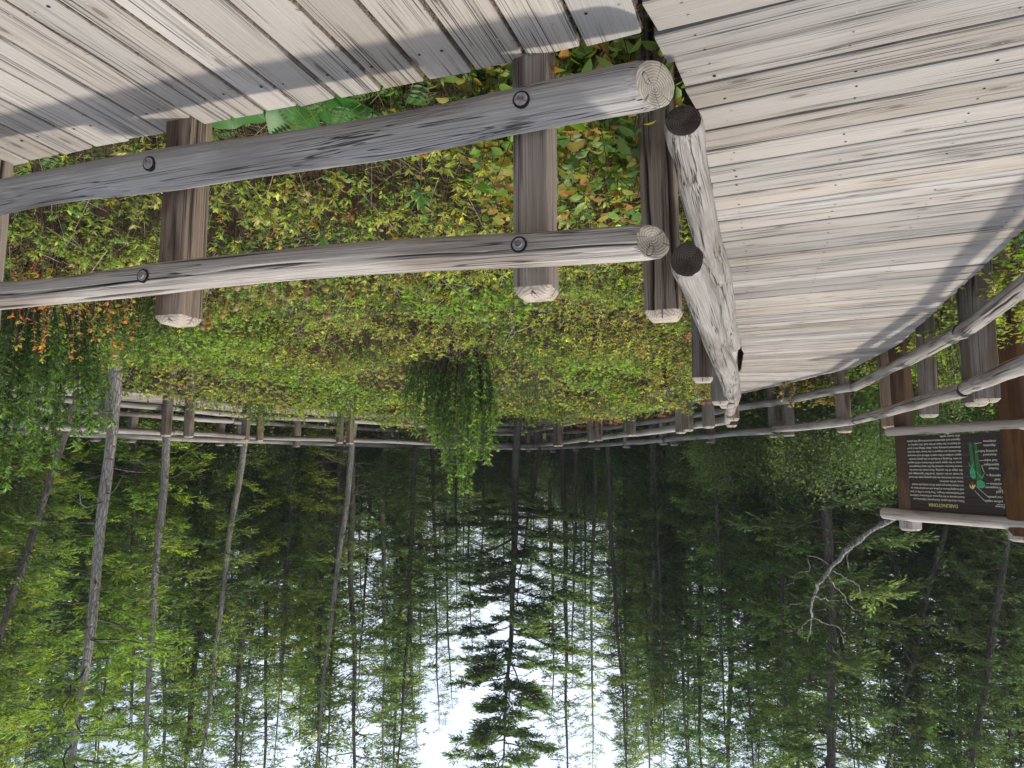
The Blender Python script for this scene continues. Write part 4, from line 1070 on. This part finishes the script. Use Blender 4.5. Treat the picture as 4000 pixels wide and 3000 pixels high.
# ------------------------------------------------------------------ trees
def conifer(seed, h, r, crown0, reach, nlimb, tints, droop=.15, blade=(.085, .020), dead=14, tw_gap=.15, dens=1.0, up_tip=.1, top_taper=.9, flat=.35, bk=None):
    """Returns (trunk mesh, crown mesh). Limbs carry side twigs set with flat needle sprays."""
    rs = np.random.default_rng(seed)
    gt, gc = Geo(), Geo()
    nz = 26; zs = np.linspace(0, h, nz); ph = rs.uniform(0, 6, 4)
    cx = .05 * np.sin(zs * .6 + ph[0]) + .02 * np.sin(zs * 1.9 + ph[1]); cy = .05 * np.sin(zs * .55 + ph[2]) + .02 * np.sin(zs * 1.7 + ph[3])
    cx -= cx[0]; cy -= cy[0]
    rad = r * (1 - zs / h) ** .75 + .006; rad[0] *= 1.35; rad[1] *= 1.06
    add_tube(gt, np.stack([cx, cy, zs], 1), rad * (1 + .05 * rs.normal(0, 1, nz)), 10, mat=0)
    at = lambda z: np.array([np.interp(z, zs, cx), np.interp(z, zs, cy), z])
    # bare dead limbs under and inside the crown
    for k in range(dead):
        z = rs.uniform(.10, .75) * h; th = rs.uniform(0, 2 * PI); L = rs.uniform(.4, 1.6) * (reach / 1.8)
        d = np.array([math.cos(th), math.sin(th), rs.uniform(-.35, .35)]); p0 = at(z)
        pts = smooth_path([p0, p0 + d * L * .5 + [0, 0, rs.normal(0, .06)], p0 + d * L + [rs.normal(0, .12), rs.normal(0, .12), rs.normal(-.15, .15)]], 6)
        add_tube(gt, pts, np.linspace(.016, .003, 6), 4, mat=1)
        for q in range(rs.integers(0, 4)):
            s = pts[rs.integers(2, 6)]; add_sticks(gt, s, s + rs.normal(0, .18, 3) * L * .6 + [0, 0, -.04], .005, .002, (1, 1, 1), mat=1)
    PL, DL, NL, LL, TL = [], [], [], [], []
    gA, gB = [], []
    for k in range(nlimb):
        f = (k + rs.random()) / nlimb; z = h * (crown0 + (1 - crown0) * f ** .95) - .05
        th = k * 2.39996 + rs.normal(0, .5)
        L = reach * (1 - f * top_taper) ** .8 * rs.uniform(.45, 1.1) * min(1, .5 + f * 4)
        if L < .12: L = .12
        p0 = at(z); dh = np.array([math.cos(th), math.sin(th), 0])
        rise = rs.uniform(-.05, .35) + .35 * f
        pts = smooth_path([p0, p0 + dh * L * .5 + [0, 0, L * (rise * .5)], p0 + dh * L + [0, 0, L * (rise * .55 - droop) + up_tip * L]], 7)
        pts[1:, :2] += rs.normal(0, .03 * L, (6, 2))
        add_tube(gt, pts, np.linspace(max(.008, .014 * L), .003, 7), 4, mat=1)
        nt = max(4, int(L / tw_gap * 2 * dens)); ft = rs.uniform(.15, 1, nt) ** .8
        pp = np.stack([np.interp(ft, np.linspace(0, 1, 7), pts[:, c]) for c in range(3)], 1)
        tg = nrm(pts[-1] - pts[0]); sd = np.where(np.arange(nt) % 2, 1, -1)[:, None]
        side = np.array([-dh[1], dh[0], 0])
        dt = nrm(side * sd * rs.uniform(.5, 1.1, (nt, 1)) + tg * rs.uniform(.3, 1.0, (nt, 1)) + rs.normal(0, flat, (nt, 3)) * [.6, .6, 1] + [0, 0, -.10])
        lt = (.18 + .26 * L * (1.05 - ft)) * rs.uniform(.6, 1.25, nt)
        lt = np.minimum(lt, .75)
        gA.append(pp); gB.append(pp + dt * lt[:, None])
        tint = np.array(tints)[rs.integers(0, len(tints))] * rs.uniform(.7, 1.3)
        for a in range(nt):
            m_ = max(3, int(lt[a] / .036)); ff = np.linspace(.12, 1, m_)
            b = pp[a] + dt[a] * lt[a] * ff[:, None] - np.array([0, 0, 1]) * (.10 * lt[a] * ff ** 2)[:, None]
            s2 = nrm(np.cross(dt[a], [0, 0, 1.])); al = np.where(np.arange(m_) % 2, 1., -1.)[:, None]
            d = dt[a] * .8 + s2 * al * .75 + rs.normal(0, .22, (m_, 3)) + [0, 0, up_tip]
            d[-1] = dt[a]
            PL.append(b); DL.append(d); NL.append(np.array([0, 0, 1.]) + rs.normal(0, .5, (m_, 3)))
            LL.append(blade[0] * rs.uniform(.6, 1.25, m_)); TL.append(tint * rs.uniform(.7, 1.3, (m_, 1)) * (1 + .35 * (ff[:, None] > .75)))
    add_sticks(gt, np.concatenate(gA), np.concatenate(gB), .004, .0015, (1, 1, 1), mat=1)
    L = np.concatenate(LL)
    add_leaves(gc, np.concatenate(PL), np.concatenate(DL), np.concatenate(NL), L, L * blade[1] / blade[0] * rs.uniform(.8, 1.3, len(L)), np.concatenate(TL), False, .05, .10)
    return gt.mesh('trunk', [bk or MAT_BARK, MAT_BARK]), gc.mesh('crown', [MAT_NEEDLE])

T_DARK = [(.060, .105, .040), (.075, .130, .046), (.090, .145, .050), (.105, .160, .054)]
T_MID = [(.085, .150, .040), (.110, .180, .045), (.135, .200, .05), (.07, .125, .038)]
T_BRIGHT = [(.17, .26, .036), (.22, .30, .042), (.26, .33, .048), (.12, .20, .034)]
BL = (.125, .036)
VAR = {
    'dark': [conifer(501, 13, .10, .08, 1.9, 130, T_DARK, blade=BL, tw_gap=.12, dens=1.5), conifer(502, 15, .11, .16, 1.8, 130, T_DARK, .22, BL, tw_gap=.12, dens=1.4), conifer(503, 11, .08, .05, 1.7, 120, T_DARK, .10, BL, tw_gap=.12, dens=1.5)],
    'mid': [conifer(511, 14, .10, .10, 2.0, 130, T_MID, .18, BL, tw_gap=.12, dens=1.4), conifer(512, 12, .09, .04, 1.9, 130, T_MID, .12, BL, tw_gap=.12, dens=1.4), conifer(513, 16, .11, .22, 1.8, 120, T_MID, .2, BL, tw_gap=.12, dens=1.3)],
    'bright': [conifer(521, 12, .10, .07, 2.2, 110, T_BRIGHT, .02, (.15, .034), up_tip=.28, tw_gap=.12, dens=1.35), conifer(522, 10, .09, .05, 2.2, 110, T_BRIGHT, .05, (.15, .036), up_tip=.25, tw_gap=.12, dens=1.35)],
    'pole': [conifer(531, 15, .10, .24, 1.6, 70, T_MID, .12, BL, bk=MAT_BARK_PALE, dead=34, dens=1.3), conifer(532, 14, .095, .28, 1.7, 70, T_BRIGHT, .05, (.14, .034), bk=MAT_BARK_PALE, dead=30, up_tip=.22, dens=1.3)],
    'bare': [conifer(541, 14, .10, .42, 1.5, 60, T_DARK, .15, BL, dead=60, dens=1.2), conifer(542, 12, .09, .40, 1.5, 60, T_MID, .15, BL, dead=56, dens=1.2)],
    'spread': [conifer(551, 12.6, .15, .22, 3.3, 100, T_DARK, .02, (.15, .045), tw_gap=.10, dens=1.6, top_taper=.62, up_tip=.05, flat=.15, dead=18)],
}
print('tree tris', {k: [len(c.polygons) for t, c in v] for k, v in VAR.items()})
used = set()
def tree(kind, vi, x, y, label, group=None, h=None, r=None, lean=(0, 0), yaw=None, zb=-.75, name='conifer_tree', wide=1.0):
    tm, cm = VAR[kind][vi % len(VAR[kind])]
    H0 = max(v.co.z for v in (tm.vertices[0], tm.vertices[-1])) if False else HT[(kind, vi % len(VAR[kind]))]
    s = (h / H0[0]) if h else 1.0; w = (r / H0[1]) if r else s
    o = empty(name, (x, y, zb)); tag(o, label, 'tree', group)
    yaw = random.uniform(0, 2 * PI) if yaw is None else yaw
    o.matrix_world = Matrix.Translation((x, y, zb)) @ Matrix.Rotation(lean[1], 4, 'Y') @ Matrix.Rotation(lean[0], 4, 'X') @ Matrix.Rotation(yaw, 4, 'Z')
    t = part('trunk', tm, o, Matrix.Diagonal((w, w, s, 1)) if not r else None)
    c = part('crown', cm, o)
    sc = Matrix.Diagonal((s * wide, s * wide, s, 1)); c.matrix_local = sc; t.matrix_local = sc
    return o
HT = {('dark', 0): (13, .10), ('dark', 1): (15, .11), ('dark', 2): (11, .08), ('mid', 0): (14, .10), ('mid', 1): (12, .09), ('mid', 2): (16, .11), ('bright', 0): (12, .10), ('bright', 1): (10, .09),
      ('pole', 0): (15, .10), ('pole', 1): (14, .095), ('bare', 0): (14, .10), ('bare', 1): (12, .09), ('spread', 0): (12.6, .15)}

FPX = 1548.0
def spot(px, Y):
    """plan position at depth Y for a column px of the (upright, 2212 wide) view"""
    return (px - 1106.0) / FPX * Y, Y
def lean_for(px0, px1, Y, y0=959 - 1008, y1=1659 - 1008):
    dx = (px1 - px0) / FPX * Y; dz = (y1 - y0) / FPX * Y
    return math.atan2(dx, dz) - 0.0
def trunk_at(kind, vi, fx0, fx1, Y, label, h, **kw):
    """fx0, fx1: columns in the photograph where the trunk leaves the plants and leaves the frame"""
    px0, px1 = 2212 - fx0, 2212 - fx1
    # a vertical line fans outward with height because the view looks down a little
    ln = lean_for(px0, px1, Y) - math.atan2((px0 - 1106) / FPX * .115, 1.0) * 0.55
    k = math.tan(ln); x, y = spot(px0, Y); x -= k * 2.0
    return tree(kind, vi, x, y, label, h=h, lean=(kw.pop('ly', 0), ln), **kw)

trunk_at('pole', 1, 232, 180, 12.6, 'pale grey straight trunk in front of the far railing beside the big evergreen bush', 14, name='pine_tree')
trunk_at('pole', 0, 365, 335, 18.5, 'dark barked straight tree just behind the far railing, second from the pale one', 15)
trunk_at('pole', 0, 532, 447, 22.5, 'pale trunk leaning right with yellow green sprays behind the far railing', 15)
trunk_at('bare', 0, 537, 520, 26, 'very thin pale trunk close behind the leaning one with yellow green sprays', 15)
trunk_at('pole', 0, 760, 690, 24, 'grey trunk leaning right that crosses a thin straight trunk at the far railing', 15)
trunk_at('bare', 1, 768, 770, 25, 'straight thin grey trunk standing against the leaning grey trunk at the far railing', 16)
trunk_at('bare', 0, 735, 715, 27, 'thin dark trunk behind the crossing pair of grey trunks', 14)
trunk_at('mid', 2, 132, -60, 16, 'dark trunk leaning strongly outward behind the big evergreen bush at the end of the bog', 13)
trunk_at('spread', 0, 1116, 1085, 26, 'dark conifer with long tiered branches rising alone into the open sky', 13.2, yaw=1.0)
trunk_at('bare', 1, 1160, 1060, 28, 'curved dark trunk leaning against the tiered conifer in the sky gap', 8.5)
trunk_at('bare', 0, 1214, 1222, 31, 'tall bare trunk standing in the sky gap next to the tiered conifer', 17)
trunk_at('bare', 1, 1262, 1256, 32, 'bare stem with snapped lower limbs, second along in the sky gap', 10)
trunk_at('bare', 0, 985, 992, 30, 'slim dark stem on the other side of the tiered conifer', 9)
trunk_at('dark', 1, 1500, 1503, 27, 'broad dense dark conifer at the edge of the sky gap', 15, wide=1.25)
trunk_at('dark', 0, 1578, 1560, 25, 'straight conifer with a thick trunk behind the bend of the railing', 16, wide=1.15)
trunk_at('mid', 0, 1440, 1440, 33, 'slender green conifer fringing the sky gap', 13)
trunk_at('mid', 1, 1690, 1700, 22, 'green conifer behind the dead silver branch', 15)
trunk_at('dark', 1, 2190, 2060, 17, 'thick dark trunk leaning above the sign', 15, wide=.9)
trunk_at('bare', 0, 2075, 1885, 19, 'dark trunk leaning steeply beyond the sign', 13)
trunk_at('mid', 2, 1960, 1955, 20, 'straight green conifer directly behind the sign', 15)
trunk_at('bright', 0, 60, 30, 18.5, 'yellow green feathery conifer at the end of the walkway, nearest to the frame edge', 11)
trunk_at('bright', 1, 300, 300, 21, 'yellow green feathery conifer between the pale trunk and the dark one', 10)
trunk_at('bright', 0, 440, 430, 23, 'feathery sunlit conifer behind the far railing between two grey trunks', 11)
trunk_at('bright', 1, 630, 620, 25.5, 'sunlit light green conifer between the leaning trunks at the far railing', 10.5)
trunk_at('bright', 1, -60, -60, 17.0, 'tall feathery sunlit conifer at the outermost end of the walkway', 12)

# loose lacy trees in and around the sky gap
LG, LL = 'lacy thin conifers in the sky gap', 'thin loose conifer with lacy see through branches in the sky gap'
for k, (fx, Y, h, kd) in enumerate([(905, 27, 15, 'mid'), (870, 31, 14, 'bare'), (945, 33, 13, 'bare'), (1010, 36, 12, 'mid'), (1050, 30, 8.5, 'bare'), (1100, 38, 10.5, 'mid'), (1145, 34, 9, 'bare'), (1190, 37, 15, 'bare'), (1245, 29, 11, 'bare'),
                                    (1285, 34, 16, 'pole'), (1310, 28, 15, 'bare'), (1350, 31, 16, 'mid'), (1380, 36, 15, 'bare'), (1410, 27, 15, 'pole'), (960, 40, 11, 'dark'), (1235, 41, 10, 'mid'), (1130, 44, 9.5, 'dark'), (1320, 42, 13, 'dark'), (830, 29, 16, 'pole'), (1065, 45, 10, 'mid')]):
    x, y = spot(2212 - fx, Y); tree(kd, k, x, y, LL, LG, h=h, lean=(random.gauss(0, .02), random.gauss(0, .035)))
# the rest of the wood: rows of slim conifers, thinner and lower where the sky shows
placed = []
def ok(x, y, dmin):
    if any((x - a) ** 2 + (y - b) ** 2 < dmin * dmin for a, b in placed): return False
    return True
G1, L1 = 'slim conifers of the wood beyond the walkway', 'slim conifer crowded among many alike in the wood beyond the walkway'
n_f = 0
tries = 0
while n_f < 255 and tries < 20000:
    tries += 1
    Y = random.uniform(17, 62) if random.random() < .75 else random.uniform(17, 34)
    px = random.uniform(-500, 2712); x, y = spot(px, Y)
    P_ = np.array([[x, y]])
    if line_dist(P_, MID)[0] < 2.6 or inside_bog(P_)[0] or (y < 26 and -4 < x < 8) or (y < 23 and 0 < x < 17): continue
    if x < -7 and y < 17: continue
    if not ok(x, y, 1.25 if Y < 35 else 1.0): continue
    fx = 2212 - px
    gap = math.exp(-((fx - 1120) / 260.0) ** 2)
    side = fx < 900
    kind = random.choices(['dark', 'mid', 'bare', 'bright', 'pole'], [3, 3, 2, 2.2 if side else .2, 1])[0]
    top_el = .60 - .45 * gap
    h = random.uniform(.75, 1.15) * (2.4 + top_el * Y) if gap > .25 else random.uniform(10, 18)
    h = min(max(h, 5.0), 19)
    if gap > .5 and random.random() < .45: continue
    placed.append((x, y)); n_f += 1
    tree(kind, random.randint(0, 2), x, y, L1, G1, h=h, lean=(random.gauss(0, .025), random.gauss(0, .03)))
print('filler trees', n_f)

# ------------------------------------------------------------------ undergrowth shrubs below the trees
def shrub_mesh(seed, h, w, n, ll, lw, cols):
    rs = np.random.default_rng(seed); gl, gw = Geo(), Geo()
    nst = 16; tips = []
    for k in range(nst):
        th = rs.uniform(0, 2 * PI); r = math.sqrt(rs.random()) * w / 2; hh = h * rs.uniform(.6, 1)
        pts = smooth_path([(math.cos(th) * r * .2, math.sin(th) * r * .2, 0), (math.cos(th) * r * .75, math.sin(th) * r * .75, hh * .55), (math.cos(th) * r * 1.05 + rs.normal(0, .1), math.sin(th) * r * 1.05 + rs.normal(0, .1), hh)], 7)
        add_tube(gw, pts, np.linspace(.022, .004, 7), 4, (.11, .09, .07)); tips.append(pts)
    nc = n // 14; st = rs.integers(0, nst, nc); f = rs.uniform(.22, 1, nc)
    c = np.array([[np.interp(f[i], np.linspace(0, 1, 7), tips[st[i]][:, a]) for a in range(3)] for i in range(nc)]) + rs.normal(0, 1, (nc, 3)) * [.24, .24, .16]
    c[:, 2] = np.maximum(c[:, 2], .1)
    P = np.repeat(c, 14, 0) + rs.normal(0, .085, (nc * 14, 3)); nn = len(P)
    d = nrm(P - np.repeat(c, 14, 0) + [0, 0, .03]) + rs.normal(0, .3, (nn, 3))
    T = np.repeat(np.array(cols)[rs.integers(0, len(cols), nc)] * rs.uniform(.65, 1.35, (nc, 1)), 14, 0) * rs.uniform(.75, 1.25, (nn, 1))
    L = ll * rs.uniform(.6, 1.3, nn)
    add_leaves(gl, P, d, np.array([0, 0, 1.]) + rs.normal(0, .5, (nn, 3)), L, L * lw, T, False, .1, .15)
    return gw.mesh('stems', [MAT_TWIG]), gl.mesh('foliage', [MAT_SHRUB])
DK = [(.060, .110, .038), (.072, .130, .042), (.085, .145, .046), (.100, .165, .05), (.13, .19, .05)]
SV = [shrub_mesh(601, 4.2, 3.0, 26000, .085, .45, DK), shrub_mesh(602, 3.0, 2.6, 17000, .075, .45, DK + [(.10, .15, .03)]), shrub_mesh(603, 6.0, 3.4, 30000, .095, .42, DK[:4]), shrub_mesh(604, 1.7, 2.0, 8000, .055, .45, DK[1:] + [(.11, .16, .03), (.14, .18, .035)])]
def shrub(vi, x, y, label, group, s=1.0, zb=-.75):
    a, b = SV[vi]; o = empty('shrub', (x, y, zb), (0, 0, random.uniform(0, 6.28))); o.scale = (s, s, s); tag(o, label, 'shrub', group)
    part('stems', a, o); part('foliage', b, o)
placed = []
n_s = tries = 0
GS, LS = 'dark evergreen shrubs under the trees', 'dark small leaved evergreen shrub among many alike under the trees behind the railings'
while n_s < 190 and tries < 20000:
    tries += 1
    Y = random.uniform(14, 58); px = random.uniform(-420, 2632); x, y = spot(px, Y); P_ = np.array([[x, y]])
    ld = line_dist(P_, MID)[0]
    if ld < 2.3 or inside_bog(P_)[0] or (x < -6.6 and y < 12.5): continue
    if (y < 24 and -3 < x < 7): continue
    if not ok(x, y, 1.25): continue
    placed.append((x, y)); n_s += 1
    vi = random.choice([1, 3]) if ld < 3.2 else random.choice([0, 0, 1, 2, 2])
    shrub(vi, x, y, LS, GS, random.uniform(.8, 1.2))
print('shrubs', n_s)

# dead silvered branch leaning out of the wood by the sign
snag = empty('dead_tree', (-7.2, 13.0, -.75)); tag(snag, 'silvery dead leaning trunk with twisted bare branches rising from behind the sign', 'tree')
def up_at(fx, fy, Y):
    u = (2212 - fx - 1106) / FPX; v = -((1659 - fy) - 829.5) / FPX; c, s = math.cos(PITCH), math.sin(PITCH)
    d = Vector((u, c + v * s, -s + v * c)); return Vector((0, 0, 1.65)) + d * (Y / d.y)
def snag_limb(name, pts, r0, r1, Y0, Y1, n=22, mat=MAT_DEAD):
    P = [up_at(fx, fy, Y0 + (Y1 - Y0) * k / (len(pts) - 1)) - Vector((-7.2, 13.0, -.75)) for k, (fx, fy) in enumerate(pts)]
    P = smooth_path([tuple(p) for p in P], n); P[1:] += rng.normal(0, .012, (n - 1, 3))
    g = Geo(); add_tube(g, P, np.linspace(r0, r1, n) * (1 + .15 * rng.normal(0, 1, n)), 9); return g.obj(name, [mat], snag)
snag_limb('trunk', [(2120, 1010), (2010, 1085), (1930, 1120), (1880, 1148), (1835, 1185), (1800, 1218), (1775, 1255), (1758, 1285), (1752, 1310), (1755, 1335)], .062, .020, 13.2, 14.6, 34)
for pts, r in (([(1795, 1222), (1775, 1206), (1745, 1203), (1752, 1230), (1720, 1238), (1715, 1258), (1700, 1262)], .013), ([(1800, 1232), (1825, 1250), (1850, 1262), (1862, 1290), (1870, 1315)], .014),
               ([(1788, 1240), (1800, 1262), (1822, 1285), (1835, 1308), (1858, 1320)], .012), ([(1760, 1286), (1790, 1297), (1815, 1298)], .015), ([(1753, 1310), (1725, 1302), (1700, 1310)], .016),
               ([(1755, 1335), (1735, 1350), (1722, 1368), (1708, 1362)], .013), ([(1755, 1335), (1785, 1345), (1812, 1356), (1822, 1382)], .013), ([(1755, 1335), (1750, 1360), (1745, 1385)], .014), ([(1850, 1172), (1830, 1200), (1838, 1240)], .012)):
    snag_limb('branch', pts, r, .006, 14.2, 14.5, 14)

bpy.context.view_layer.update()
print('objects', len(bpy.data.objects))
